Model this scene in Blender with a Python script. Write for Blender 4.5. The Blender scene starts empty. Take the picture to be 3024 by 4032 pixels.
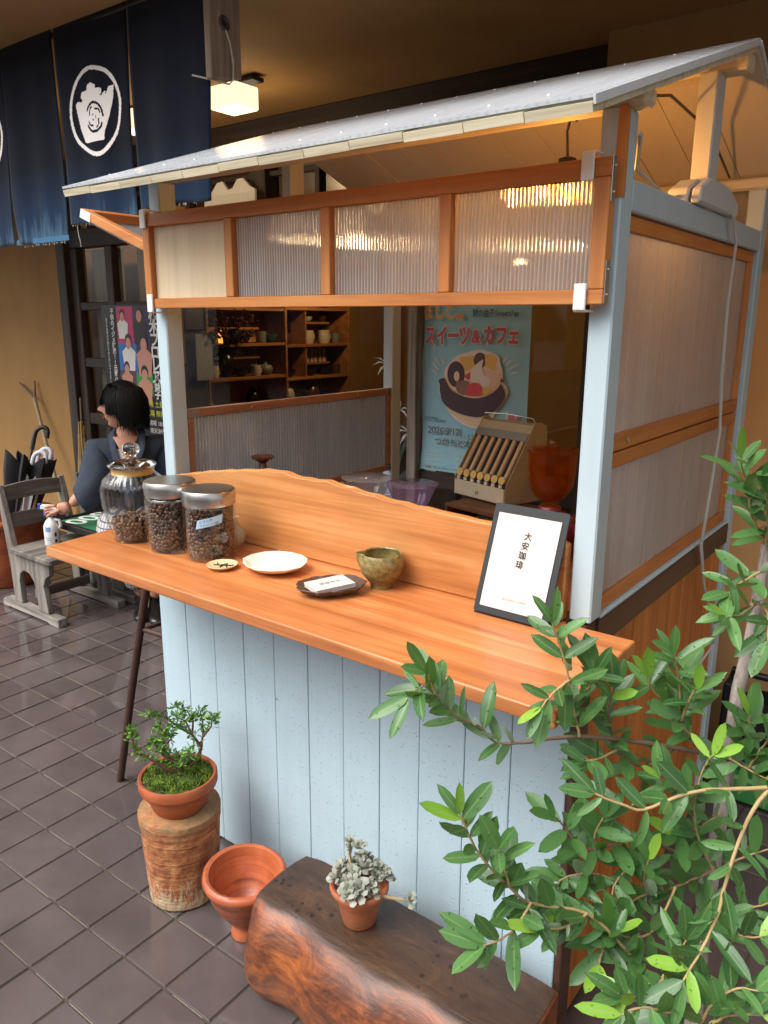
import bpy, bmesh, math, random
from mathutils import Vector, Matrix, noise
from math import sin, cos, pi, sqrt
SC = bpy.context.scene
COL = SC.collection
rnd = random.Random(11)
R = math.radians
# ------------------------------------------------------------------ camera
CAM = Vector((1.8022, -1.3077, 1.5))
YAW, PITCH, ROLL, FPX = 0.6488, 0.2414, 0.0052, 3052.4
fw = Vector((-sin(YAW) * cos(PITCH), cos(YAW) * cos(PITCH), -sin(PITCH)))
rt = Vector((cos(YAW), sin(YAW), 0)); up = rt.cross(fw)
cr = rt * cos(ROLL) + up * sin(ROLL); cu = -rt * sin(ROLL) + up * cos(ROLL)
cd = bpy.data.cameras.new('camera'); co = bpy.data.objects.new('camera', cd); COL.objects.link(co)
cd.sensor_fit = 'VERTICAL'; cd.sensor_height = 24.0; cd.lens = 24.0 * FPX / 4032
cd.clip_start = 0.05; cd.clip_end = 400
co.matrix_world = Matrix(((cr.x, cu.x, -fw.x, CAM.x), (cr.y, cu.y, -fw.y, CAM.y), (cr.z, cu.z, -fw.z, CAM.z), (0, 0, 0, 1)))
SC.camera = co
def seen(p, m=0):                       # is a world point inside the frame (used only to choose which pieces become single objects)
    d = Vector(p) - CAM; w = d.dot(fw)
    if w < .05: return False
    return abs(FPX * d.dot(cr) / w) < 1512 + m and abs(FPX * d.dot(cu) / w) < 2016 + m
# ------------------------------------------------------------------ world, sun, exposure
SUN_EL, SUN_AZ = 52, 205                # azimuth: direction the light comes from, degrees from +Y towards +X
W = bpy.data.worlds.new('World'); SC.world = W; W.use_nodes = True
wt = W.node_tree; bg = wt.nodes['Background']
sky = wt.nodes.new('ShaderNodeTexSky'); sky.sky_type = 'NISHITA'; sky.sun_disc = False
sky.sun_elevation = R(SUN_EL); sky.sun_rotation = R(SUN_AZ); sky.dust_density = 4.0; sky.air_density = 1.0
hs = wt.nodes.new('ShaderNodeHueSaturation'); hs.inputs['Saturation'].default_value = 0.18; hs.inputs['Value'].default_value = 1.0
wt.links.new(sky.outputs[0], hs.inputs['Color']); wt.links.new(hs.outputs[0], bg.inputs['Color'])
bg.inputs['Strength'].default_value = 0.15
sd = bpy.data.lights.new('sun', 'SUN'); so = bpy.data.objects.new('sun', sd); COL.objects.link(so)
sd.energy = 1.5; sd.angle = R(50); sd.color = (1, .97, .93)
_a = R(SUN_AZ); _e = R(SUN_EL)
so.rotation_euler = Vector((sin(_a) * cos(_e), cos(_a) * cos(_e), sin(_e))).to_track_quat('Z', 'Y').to_euler()
so.location = (0, -6, 8)
SC.view_settings.view_transform = 'Standard'; SC.view_settings.look = 'None'
SC.view_settings.exposure = 0.96; SC.view_settings.gamma = 1.0; SC.view_settings.use_curve_mapping = False
SC.render.engine = 'CYCLES'
cy = SC.cycles; cy.use_denoising = True; cy.max_bounces = 9; cy.diffuse_bounces = 5; cy.glossy_bounces = 4
cy.transmission_bounces = 9; cy.transparent_max_bounces = 24; cy.caustics_reflective = False; cy.caustics_refractive = False
cy.sample_clamp_indirect = 30.0
# ------------------------------------------------------------------ measured outlines (metres)
DATA={'POT':[(-0.649,2.135),(-0.657,2.173),(-0.642,2.18),(-0.621,2.175),(-0.616,2.18),(-0.626,2.19),(-0.617,2.203),(-0.587,2.206),(-0.583,2.219),(-0.563,2.224),(-0.542,2.215),(-0.54,2.206),(-0.514,2.202),(-0.512,2.189),(-0.521,2.184),(-0.514,2.179),(-0.501,2.191),(-0.493,2.19),(-0.499,2.177),(-0.478,2.201),(-0.452,2.202),(-0.46,2.166),(-0.487,2.117),(-0.513,2.077),(-0.518,2.052),(-0.618,2.055),(-0.638,2.093)],'RING':[(-0.528,2.263),(-0.482,2.246),(-0.446,2.213),(-0.424,2.169),(-0.426,2.126),(-0.448,2.077),(-0.489,2.04),(-0.53,2.016),(-0.564,2.014),(-0.609,2.03),(-0.661,2.063),(-0.685,2.108),(-0.689,2.154),(-0.676,2.198),(-0.646,2.238),(-0.604,2.262),(-0.565,2.268)],'FLOWER':[(-0.556,2.145),(-0.532,2.121),(-0.559,2.103),(-0.582,2.126),(-0.556,2.125)],'POSTER':{'halo':[(-0.031,1.3),(0.001,1.336),(0.028,1.359),(0.09,1.378),(0.134,1.387),(0.178,1.382),(0.225,1.365),(0.235,1.34),(0.25,1.3),(0.252,1.259),(0.271,1.242),(0.275,1.208),(0.252,1.166),(0.227,1.141),(0.203,1.101),(0.147,1.062),(0.079,1.068),(0.022,1.095),(-0.012,1.128),(-0.026,1.151),(-0.056,1.196),(-0.059,1.232),(-0.039,1.264)],'base':[(-0.022,1.147),(0.035,1.121),(0.127,1.107),(0.189,1.121),(0.231,1.149),(0.203,1.101),(0.147,1.067),(0.083,1.076),(0.027,1.103),(-0.007,1.13)],'bowl':[(-0.03,1.265),(-0.05,1.232),(-0.047,1.197),(-0.027,1.155),(0.035,1.123),(0.127,1.109),(0.189,1.123),(0.235,1.153),(0.259,1.185),(0.266,1.219),(0.247,1.255),(0.243,1.27),(0.185,1.218),(0.032,1.209)],'inner':[(-0.024,1.3),(-0.027,1.265),(0.004,1.219),(0.07,1.192),(0.142,1.189),(0.211,1.216),(0.247,1.259),(0.243,1.3),(0.214,1.324),(0.144,1.352),(0.046,1.349),(0.001,1.328)],'cake_a':[(0.041,1.356),(0.111,1.362),(0.111,1.305),(0.066,1.296)],'donut_b':[(0.173,1.345),(0.172,1.338),(0.17,1.331),(0.167,1.325),(0.162,1.32),(0.157,1.316),(0.15,1.313),(0.143,1.312),(0.137,1.313),(0.13,1.315),(0.124,1.319),(0.119,1.323),(0.115,1.329),(0.112,1.336),(0.111,1.343),(0.112,1.35),(0.114,1.357),(0.117,1.363),(0.122,1.368),(0.128,1.372),(0.134,1.375),(0.141,1.376),(0.148,1.375),(0.154,1.373),(0.16,1.37),(0.165,1.365),(0.169,1.359),(0.172,1.352)],'cake_b':[(0.165,1.367),(0.199,1.372),(0.222,1.351),(0.213,1.302),(0.167,1.323)],'donut':[(0.071,1.285),(0.07,1.273),(0.068,1.261),(0.063,1.251),(0.056,1.242),(0.048,1.235),(0.039,1.231),(0.03,1.229),(0.02,1.229),(0.01,1.233),(0.002,1.239),(-0.005,1.247),(-0.011,1.257),(-0.015,1.269),(-0.016,1.281),(-0.015,1.293),(-0.012,1.305),(-0.008,1.315),(-0.001,1.324),(0.007,1.331),(0.016,1.335),(0.026,1.337),(0.036,1.335),(0.045,1.332),(0.053,1.326),(0.06,1.318),(0.066,1.308),(0.069,1.297)],'hole':[(0.045,1.275),(0.045,1.27),(0.044,1.266),(0.042,1.262),(0.04,1.258),(0.038,1.256),(0.035,1.254),(0.032,1.253),(0.029,1.254),(0.026,1.255),(0.023,1.257),(0.021,1.261),(0.019,1.265),(0.018,1.269),(0.017,1.274),(0.018,1.279),(0.019,1.283),(0.02,1.287),(0.022,1.291),(0.025,1.293),(0.028,1.295),(0.031,1.296),(0.034,1.295),(0.037,1.294),(0.039,1.291),(0.042,1.288),(0.043,1.284),(0.044,1.28)],'stripe':[(0.067,1.277),(0.106,1.301),(0.111,1.29),(0.09,1.259)],'soft':[(0.157,1.348),(0.154,1.315),(0.166,1.27),(0.139,1.254),(0.103,1.263),(0.102,1.305),(0.123,1.325)],'cake_c':[(0.163,1.307),(0.239,1.296),(0.231,1.247),(0.206,1.231),(0.183,1.256)],'whip':[(0.196,1.26),(0.195,1.255),(0.194,1.25),(0.191,1.246),(0.188,1.242),(0.183,1.239),(0.178,1.237),(0.173,1.236),(0.168,1.237),(0.162,1.238),(0.158,1.24),(0.154,1.244),(0.151,1.248),(0.149,1.253),(0.148,1.258),(0.148,1.263),(0.15,1.268),(0.153,1.272),(0.156,1.276),(0.161,1.279),(0.166,1.281),(0.171,1.282),(0.176,1.281),(0.181,1.28),(0.186,1.277),(0.19,1.274),(0.193,1.27),(0.195,1.265)],'cookie':[(0.031,1.248),(0.067,1.258),(0.095,1.251),(0.078,1.2),(0.037,1.21)],'cheese':[(0.162,1.232),(0.197,1.241),(0.21,1.223),(0.159,1.199)],'berry':[(0.086,1.236),(0.104,1.248),(0.122,1.251),(0.139,1.248),(0.155,1.235),(0.156,1.216),(0.152,1.199),(0.083,1.197),(0.08,1.216)],'disc':[(0.333,1.117),(0.333,1.113),(0.331,1.108),(0.329,1.104),(0.325,1.101),(0.321,1.098),(0.316,1.097),(0.311,1.096),(0.306,1.096),(0.301,1.097),(0.296,1.099),(0.293,1.102),(0.29,1.105),(0.288,1.109),(0.287,1.113),(0.287,1.118),(0.289,1.122),(0.291,1.126),(0.295,1.129),(0.299,1.132),(0.304,1.134),(0.309,1.135),(0.314,1.134),(0.319,1.133),(0.324,1.131),(0.327,1.129),(0.33,1.125),(0.332,1.121)],'r1':[(-0.091,1.352),(-0.085,1.353),(-0.052,1.316),(-0.057,1.315)],'r2':[(-0.053,1.349),(-0.048,1.349),(-0.032,1.325),(-0.037,1.324)],'r3':[(-0.095,1.324),(-0.09,1.326),(-0.058,1.298),(-0.063,1.295)],'r4':[(-0.103,1.301),(-0.098,1.302),(-0.067,1.279),(-0.072,1.278)],'r5':[(0.263,1.364),(0.269,1.363),(0.25,1.336),(0.245,1.337)],'r6':[(0.283,1.351),(0.288,1.349),(0.264,1.326),(0.26,1.328)],'r7':[(0.315,1.335),(0.317,1.331),(0.274,1.307),(0.271,1.311)],'r8':[(0.317,1.307),(0.318,1.302),(0.287,1.292),(0.285,1.297)],'bar':[(0.272,1.146),(0.282,1.146),(0.281,1.098),(0.271,1.099)]},'OLIVE':{'trunk':[(1.5833,-0.1776,0.4661),(1.5777,-0.1606,0.5584),(1.5773,-0.1398,0.6499),(1.5762,-0.1198,0.7406),(1.5748,-0.1002,0.8305),(1.5712,-0.0762,0.9401),(1.5761,-0.0575,1.0121),(1.5768,-0.0446,1.0753),(1.577,-0.036,1.1258),(1.5768,-0.0304,1.1678)],'twigs':[[(1.5762,-0.1079,0.8347),(1.5139,-0.184,0.8666),(1.4556,-0.2586,0.8939),(1.4142,-0.3226,0.9138),(1.3623,-0.3988,0.9201)],[(1.3623,-0.3988,0.9201),(1.3349,-0.427,0.9241),(1.3149,-0.4429,0.9494),(1.2922,-0.4638,0.9653),(1.2712,-0.4802,0.9918),(1.2556,-0.4941,1.0128),(1.2452,-0.5141,1.0015)],[(1.2728,-0.4828,0.9934),(1.2658,-0.493,1.0194),(1.2643,-0.5013,1.038)],[(1.4176,-0.3313,0.919),(1.4075,-0.3357,0.9633),(1.3998,-0.3392,1.0042),(1.3916,-0.3444,1.0408),(1.3821,-0.352,1.0733),(1.3782,-0.3592,1.0927)],[(1.4046,-0.3287,0.9595),(1.4225,-0.3173,0.9942),(1.4292,-0.3181,1.0172)],[(1.4013,-0.3427,1.006),(1.3891,-0.3691,0.9921),(1.3838,-0.3903,0.9785)],[(1.577,-0.128,0.6422),(1.5429,-0.1655,0.6741),(1.5098,-0.2024,0.7055),(1.497,-0.223,0.7404)],[(1.602,-0.3087,0.5398),(1.5656,-0.3389,0.5837),(1.5183,-0.3719,0.6452),(1.4762,-0.4036,0.6982),(1.416,-0.4582,0.7214),(1.394,-0.4817,0.7517),(1.3716,-0.5035,0.7884),(1.3549,-0.5201,0.8279),(1.3425,-0.5326,0.8702)],[(1.4232,-0.4741,0.736),(1.4216,-0.5006,0.7238),(1.4164,-0.5276,0.7192),(1.4014,-0.5607,0.7184)],[(1.4769,-0.4057,0.7001),(1.4624,-0.4435,0.697),(1.4422,-0.4812,0.7085)],[(1.3969,-0.4876,0.757),(1.3868,-0.4952,0.7988),(1.3859,-0.5025,0.8194)],[(1.6583,-0.282,0.9064),(1.62,-0.3161,0.9068),(1.5798,-0.3527,0.9038),(1.5367,-0.3963,0.8849),(1.5147,-0.4154,0.8939),(1.4863,-0.4373,0.9096)],[(1.6605,-0.2814,0.903),(1.6461,-0.3127,0.8702),(1.6379,-0.3476,0.8112),(1.6364,-0.3739,0.7631),(1.628,-0.4021,0.7259),(1.6166,-0.4313,0.6926)],[(1.497,-0.223,0.7404),(1.4693,-0.2589,0.7253),(1.4408,-0.293,0.7184),(1.4232,-0.3139,0.7275),(1.4056,-0.3275,0.76),(1.3932,-0.3409,0.7806)],[(1.4359,-0.2793,0.7078),(1.4353,-0.2833,0.7383),(1.4445,-0.2799,0.7685)],[(1.5115,-0.1746,0.8613),(1.4805,-0.2248,0.8418),(1.4492,-0.2593,0.874),(1.443,-0.2725,0.9134),(1.4402,-0.2833,0.952),(1.4474,-0.288,0.986)],[(1.4516,-0.2664,0.8783),(1.4406,-0.3009,0.8774),(1.4291,-0.3333,0.8845)],[(1.5799,-0.1276,0.8456),(1.5479,-0.165,0.87),(1.5197,-0.1924,0.9175),(1.5148,-0.1999,0.9719),(1.5089,-0.2122,1.0134),(1.5077,-0.2271,1.0353)],[(1.524,-0.2096,0.9265),(1.5353,-0.2213,0.9654),(1.5475,-0.235,0.9958)],[(1.5168,-0.1809,0.9116),(1.4965,-0.203,0.9455),(1.4812,-0.2239,0.971),(1.4795,-0.2359,0.9924)],[(1.5932,-0.2129,0.704),(1.5688,-0.2311,0.7679),(1.5618,-0.2388,0.8229),(1.5679,-0.238,0.8731),(1.5797,-0.239,0.9037)],[(1.5596,-0.2293,0.817),(1.5364,-0.2633,0.8476),(1.5238,-0.2906,0.8739)],[(1.5807,-0.1576,0.6628),(1.5435,-0.215,0.6521),(1.5166,-0.2594,0.6581),(1.5125,-0.2755,0.6996),(1.5192,-0.286,0.7325)],[(1.5166,-0.2594,0.6581),(1.5041,-0.3058,0.664),(1.4999,-0.348,0.6632)],[(1.5543,-0.2605,0.6874),(1.5422,-0.3063,0.6383),(1.5202,-0.3442,0.6395),(1.501,-0.3719,0.667)],[(1.4955,-0.3548,0.6518),(1.4964,-0.3844,0.6374),(1.5008,-0.4088,0.6314)],[(1.6101,-0.3156,0.6647),(1.5842,-0.3674,0.6444),(1.5736,-0.4071,0.6255),(1.5477,-0.4485,0.6387)],[(1.6234,-0.4157,0.6427),(1.6079,-0.4433,0.6473),(1.5827,-0.4741,0.6652),(1.5661,-0.5034,0.6669)],[(1.6376,-0.4114,0.6219),(1.6524,-0.4088,0.6637),(1.6738,-0.4047,0.6942),(1.7,-0.4031,0.7051)],[(1.6517,-0.4211,0.6396),(1.671,-0.4186,0.6632),(1.7043,-0.4086,0.6764)],[(1.5779,-0.3892,0.6313),(1.597,-0.3942,0.6727),(1.6079,-0.4017,0.7264)],[(1.5896,-0.1941,0.6903),(1.6211,-0.1978,0.7265),(1.6592,-0.1967,0.7619)],[(1.5965,-0.2568,0.6374),(1.6388,-0.2507,0.6789),(1.6754,-0.2503,0.7158)],[(1.6291,-0.3326,0.7306),(1.6562,-0.3417,0.7182),(1.6898,-0.3383,0.7303)],[(1.5799,-0.1276,0.8456),(1.6096,-0.138,0.8437),(1.64,-0.1476,0.8424)],[(1.6087,-0.133,0.8409),(1.6212,-0.1387,0.8755),(1.6327,-0.1466,0.9054)],[(1.5914,-0.1188,0.8457),(1.6009,-0.1231,0.8923),(1.6017,-0.1367,0.9298)],[(1.5768,-0.0304,1.1678),(1.5626,-0.0519,1.1999),(1.5551,-0.0697,1.2274),(1.5513,-0.0814,1.2659),(1.5444,-0.0993,1.292),(1.5442,-0.1146,1.3099)],[(1.5806,-0.0516,1.1733),(1.581,-0.0732,1.2279),(1.5809,-0.1017,1.2613)],[(1.5818,-0.063,1.1337),(1.564,-0.1052,1.1242),(1.5548,-0.1408,1.1153)],[(1.5863,-0.0979,1.0932),(1.5771,-0.1451,1.0885),(1.5655,-0.1905,1.0956)],[(1.59,-0.1188,1.1002),(1.6086,-0.1329,1.0923),(1.6177,-0.161,1.0627)],[(1.5823,-0.1519,0.7611),(1.5615,-0.2014,0.7566),(1.5425,-0.2456,0.7646)],[(1.5138,-0.2176,0.7164),(1.4955,-0.2571,0.7033),(1.4789,-0.2974,0.683),(1.4819,-0.3226,0.6638)],[(1.4752,-0.2859,0.6737),(1.4483,-0.3171,0.6946),(1.4244,-0.3509,0.6997),(1.4148,-0.376,0.6974)],[(1.4222,-0.3453,0.6951),(1.426,-0.3711,0.686),(1.4226,-0.3998,0.6852)]]},'CABLE':[(1.305,0.64,1.734),(1.305,0.691,1.678),(1.305,0.671,1.541),(1.305,0.689,1.364),(1.305,0.727,1.237),(1.305,0.695,1.081),(1.305,0.663,0.956),(1.305,0.735,0.835),(1.305,0.863,0.688),(1.305,0.911,0.603),(1.305,0.664,0.58),(1.305,0.633,0.542)],'BONSAI':[[(0.2999,-0.1339,0.3688),(0.2994,-0.1248,0.3996),(0.2758,-0.1332,0.4303),(0.2502,-0.1479,0.4455),(0.2284,-0.1629,0.4505)],[(0.2994,-0.1248,0.3996),(0.2981,-0.1147,0.4356),(0.2905,-0.1093,0.4715),(0.2832,-0.1086,0.492)],[(0.3216,-0.134,0.441),(0.3343,-0.1165,0.4664),(0.3346,-0.1084,0.4917)],[(0.2609,-0.1218,0.4199),(0.2575,-0.1132,0.4562),(0.2408,-0.1179,0.4821),(0.2158,-0.1337,0.4923)],[(0.2832,-0.1389,0.4355),(0.263,-0.1432,0.4712),(0.2405,-0.1571,0.4812)],[(0.2427,-0.1422,0.4404),(0.2091,-0.1598,0.466),(0.1864,-0.1739,0.4762),(0.1645,-0.189,0.4812)],[(0.3099,-0.1999,0.3815),(0.2775,-0.2169,0.4063),(0.2655,-0.2183,0.4312),(0.265,-0.2094,0.4611),(0.2497,-0.2149,0.481)],[(0.2928,-0.2278,0.4172),(0.2751,-0.2382,0.427),(0.264,-0.2405,0.4467),(0.2576,-0.2407,0.4615)],[(0.2856,-0.2312,0.382),(0.2489,-0.2506,0.409),(0.225,-0.2657,0.4188),(0.2142,-0.2686,0.4361),(0.2043,-0.2684,0.4609),(0.2021,-0.2655,0.4758)],[(0.3174,-0.2055,0.3871),(0.3266,-0.1924,0.407),(0.3276,-0.1854,0.4269)],[(0.2425,-0.2019,0.4151),(0.256,-0.1854,0.4355),(0.2536,-0.1825,0.4506)],[(0.303,-0.1428,0.3742),(0.2779,-0.1619,0.3741),(0.2462,-0.1813,0.3892)]]}
# ------------------------------------------------------------------ helpers
def lin(h):
    h = h.lstrip('#'); v = [int(h[i:i + 2], 16) / 255 for i in (0, 2, 4)]
    return tuple((x / 12.92 if x <= .04045 else ((x + .055) / 1.055) ** 2.4) for x in v) + (1,)
ORG = {}
def thing(name, label, cat, loc=(0, 0, 0), group=None, kind=None):
    o = bpy.data.objects.new(name, None); o.empty_display_size = .05; COL.objects.link(o); o.location = loc
    o['label'] = label; o['category'] = cat
    if group: o['group'] = group
    if kind: o['kind'] = kind
    ORG[o.name] = Vector(loc); return o
def tag(o, label, cat, group=None, kind=None):
    o['label'] = label; o['category'] = cat
    if group: o['group'] = group
    if kind: o['kind'] = kind
    return o
class G:
    def __init__(s): s.v = []; s.f = []; s.mi = []
    def add(s, vs, fs, mi=0):
        b = len(s.v); s.v += [tuple(p) for p in vs]; s.f += [tuple(i + b for i in f) for f in fs]; s.mi += [mi] * len(fs); return s
    def box(s, x0, x1, y0, y1, z0, z1, M=None, mi=0):
        vs = [(x, y, z) for z in (z0, z1) for y in (y0, y1) for x in (x0, x1)]
        if M is not None: vs = [tuple(M @ Vector(p)) for p in vs]
        return s.add(vs, [(0, 2, 3, 1), (4, 5, 7, 6), (0, 1, 5, 4), (2, 6, 7, 3), (0, 4, 6, 2), (1, 3, 7, 5)], mi)
    def prism(s, pts, f0, f1, mi=0):       # pts 2D loop, f0/f1 map 2D -> 3D for both ends
        n = len(pts); a = [f0(*p) for p in pts]; b = [f1(*p) for p in pts]
        return s.add(a + b, [tuple(range(n))[::-1], tuple(range(n, 2 * n))] + [(i, (i + 1) % n, n + (i + 1) % n, n + i) for i in range(n)], mi)
    def tube(s, pts, rad, n=8, cap=True, mi=0, flat=1.0):
        pts = [Vector(p) for p in pts]; m = len(pts)
        if not hasattr(rad, '__len__'): rad = [rad] * m
        t0 = (pts[1] - pts[0]).normalized(); u = t0.orthogonal().normalized(); vs = []
        for i in range(m):
            t = (pts[min(i + 1, m - 1)] - pts[max(i - 1, 0)]).normalized()
            u = (u - t * u.dot(t)).normalized(); w = t.cross(u)
            for k in range(n):
                a = 2 * pi * k / n; vs.append(pts[i] + (u * cos(a) + w * sin(a) * flat) * rad[i])
        fs = [(i * n + k, i * n + (k + 1) % n, (i + 1) * n + (k + 1) % n, (i + 1) * n + k) for i in range(m - 1) for k in range(n)]
        if cap: fs += [tuple(range(n))[::-1], tuple(range((m - 1) * n, m * n))]
        return s.add(vs, fs, mi)
    def lathe(s, prof, c, n=32, mod=None, close=False, mi=0, M=None):   # prof [(r,z)], mod(angle,r,z)->r
        vs = []; m = len(prof)
        for r, z in prof:
            for k in range(n):
                a = 2 * pi * k / n; q = mod(a, r, z) if mod else r
                p = Vector((q * cos(a), q * sin(a), z))
                if M is not None: p = M @ p
                vs.append((c[0] + p.x, c[1] + p.y, c[2] + p.z))
        fs = [(i * n + k, i * n + (k + 1) % n, (i + 1) * n + (k + 1) % n, (i + 1) * n + k) for i in range(m - 1) for k in range(n)]
        if close: fs += [((m - 1) * n + k, (m - 1) * n + (k + 1) % n, (k + 1) % n, k) for k in range(n)]
        else:
            fs += [tuple(range(n))[::-1], tuple(range((m - 1) * n, m * n))]
        return s.add(vs, fs, mi)
    def grid(s, nx, ny, fn, mi=0):
        vs = [fn(i / nx, j / ny) for j in range(ny + 1) for i in range(nx + 1)]
        return s.add(vs, [(j * (nx + 1) + i, j * (nx + 1) + i + 1, (j + 1) * (nx + 1) + i + 1, (j + 1) * (nx + 1) + i) for j in range(ny) for i in range(nx)], mi)
    def ball(s, c, r, nu=12, nv=8, mi=0, sc=(1, 1, 1), M=None):
        prof = [(max(1e-4, sin(pi * j / nv)), -cos(pi * j / nv)) for j in range(nv + 1)]; vs = []
        for a, z in prof:
            for k in range(nu):
                t = 2 * pi * k / nu; p = Vector((r * sc[0] * a * cos(t), r * sc[1] * a * sin(t), r * sc[2] * z))
                if M is not None: p = M @ p
                vs.append((c[0] + p.x, c[1] + p.y, c[2] + p.z))
        return s.add(vs, [(i * nu + k, i * nu + (k + 1) % nu, (i + 1) * nu + (k + 1) % nu, (i + 1) * nu + k) for i in range(nv) for k in range(nu)], mi)
    def mesh(s, name, org, mats, smooth):
        o = Vector(org); me = bpy.data.meshes.new(name)
        me.from_pydata([(p[0] - o.x, p[1] - o.y, p[2] - o.z) for p in s.v], [], s.f)
        for m in mats: me.materials.append(m)
        if len(mats) > 1: me.polygons.foreach_set('material_index', s.mi)
        if smooth: me.polygons.foreach_set('use_smooth', [True] * len(me.polygons))
        bm = bmesh.new(); bm.from_mesh(me); bmesh.ops.recalc_face_normals(bm, faces=bm.faces); bm.to_mesh(me); bm.free()
        return me
    def part(s, name, mat, parent, bevel=0, smooth=False, sub=0, seg=1, norm=True, label=None, kind=None):
        mats = mat if isinstance(mat, (list, tuple)) else [mat]
        me = s.mesh(name, ORG[parent.name], mats, smooth)
        o = bpy.data.objects.new(name, me); COL.objects.link(o); o.parent = parent; ORG[o.name] = ORG[parent.name]
        fin(o, bevel, smooth, sub, seg)
        if label: o['label'] = label
        if kind: o['kind'] = kind
        return o
    def solo(s, name, mat, label, cat, loc, group=None, kind=None, bevel=0, smooth=False, sub=0, seg=1):
        mats = mat if isinstance(mat, (list, tuple)) else [mat]
        me = s.mesh(name, loc, mats, smooth)
        o = bpy.data.objects.new(name, me); COL.objects.link(o); o.location = loc; ORG[o.name] = Vector(loc)
        fin(o, bevel, smooth, sub, seg); return tag(o, label, cat, group, kind)
def fin(o, bevel, smooth, sub, seg):
    if sub:
        m = o.modifiers.new('s', 'SUBSURF'); m.levels = sub; m.render_levels = sub
    if bevel:
        m = o.modifiers.new('b', 'BEVEL'); m.width = bevel; m.segments = seg; m.limit_method = 'ANGLE'; m.angle_limit = R(40)
    if smooth and not sub:
        try:
            o.data.set_sharp_from_angle(angle=R(50))
        except Exception: pass
def struct(g, name, mat, loc=(0, 0, 0), **kw):
    o = g.solo(name, mat, '', '', loc, kind='structure', **kw)
    del o['label'], o['category']
    return o
def textmesh(body, size, offset=0, align='CENTER', line=1.0, extrude=0):
    c = bpy.data.curves.new('lettering', 'FONT'); c.body = body; c.size = size; c.offset = offset; c.align_x = align; c.space_line = line
    c.resolution_u = 3; o = bpy.data.objects.new('lettering', c); COL.objects.link(o)
    bpy.context.view_layer.update()
    me = bpy.data.meshes.new_from_object(o.evaluated_get(bpy.context.evaluated_depsgraph_get()))
    bpy.data.objects.remove(o); bpy.data.curves.remove(c); return me
def text(body, size, mat, parent, O, U, V, name='lettering', vs=1.0, **kw):   # O origin, U reading direction, V up direction (unit vectors)
    me = textmesh(body, size, **kw); O = Vector(O); U = Vector(U).normalized(); V = Vector(V).normalized(); org = ORG[parent.name]
    for v in me.vertices: v.co = O + U * v.co.x + V * v.co.y * vs - org
    me.materials.append(mat); o = bpy.data.objects.new(name, me); COL.objects.link(o); o.parent = parent; ORG[o.name] = org
    return o
def vcol(s): return '\n'.join(s)
# ------------------------------------------------------------------ materials
class MT:
    def __init__(s, name):
        s.m = bpy.data.materials.new(name); s.m.use_nodes = True; s.t = s.m.node_tree; s.b = s.t.nodes['Principled BSDF']; s.out = s.t.nodes['Material Output']
    def n(s, typ, ins=None, **kw):
        nd = s.t.nodes.new('ShaderNode' + typ)
        for k, v in kw.items(): setattr(nd, k, v)
        for k, v in (ins or {}).items(): s.put(nd.inputs[k], v)
        return nd
    def put(s, sock, v):
        if isinstance(v, bpy.types.NodeSocket): s.t.links.new(v, sock)
        else: sock.default_value = v
    def set(s, **kw):
        for k, v in kw.items(): s.put(s.b.inputs[{'col': 'Base Color', 'rough': 'Roughness', 'metal': 'Metallic', 'spec': 'Specular IOR Level', 'nrm': 'Normal', 'coat': 'Coat Weight', 'coatr': 'Coat Roughness', 'trans': 'Transmission Weight', 'ior': 'IOR', 'alpha': 'Alpha', 'sheen': 'Sheen Weight', 'emit': 'Emission Color', 'emits': 'Emission Strength', 'sss': 'Subsurface Weight'}[k]], v)
        return s
    def obj(s, scale=(1, 1, 1), rot=(0, 0, 0), rand=True):
        tc = s.n('TexCoord'); o = tc.outputs['Object']
        if rand:
            oi = s.n('ObjectInfo'); ml = s.n('Math', {0: oi.outputs['Random'], 1: 37.0}, operation='MULTIPLY')
            ad = s.n('VectorMath', {0: o, 1: ml.outputs[0]}, operation='ADD'); o = ad.outputs[0]
        return s.n('Mapping', {0: o, 'Rotation': rot, 'Scale': scale}).outputs[0]
    def noise(s, vec, scale=5, detail=4, rough=.55, dist=0):
        return s.n('TexNoise', {'Vector': vec, 'Scale': scale, 'Detail': detail, 'Roughness': rough, 'Distortion': dist}).outputs['Fac']
    def ramp(s, fac, stops, interp='LINEAR'):
        r = s.n('ValToRGB', {'Fac': fac}); r.color_ramp.interpolation = interp; e = r.color_ramp.elements
        while len(e) < len(stops): e.new(.5)
        for el, (p, c) in zip(e, stops):
            el.position = p; el.color = c if len(c) == 4 else tuple(c) + (1,)
        return r.outputs['Color']
    def mix(s, f, a, b, mode='MIX'):
        m = s.n('MixRGB', {'Fac': f, 'Color1': a, 'Color2': b}); m.blend_type = mode; return m.outputs[0]
    def math(s, op, a, b=0.0):
        return s.n('Math', {0: a, 1: b}, operation=op).outputs[0]
    def bump(s, h, st=.2, d=.002, nrm=None):
        i = {'Height': h, 'Strength': st, 'Distance': d}
        if nrm is not None: i['Normal'] = nrm
        return s.n('Bump', i).outputs[0]
    def fres(s, base=.04, top=.75, nrm=None):      # mirror share of a thin sheet, the same from both sides
        lw = s.n('LayerWeight', {'Blend': .5, **({'Normal': nrm} if nrm is not None else {})}).outputs['Facing']
        return s.math('ADD', base, s.math('MULTIPLY', s.math('POWER', lw, 4.5), top))
    def rand(s): return s.n('ObjectInfo').outputs['Random']
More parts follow.
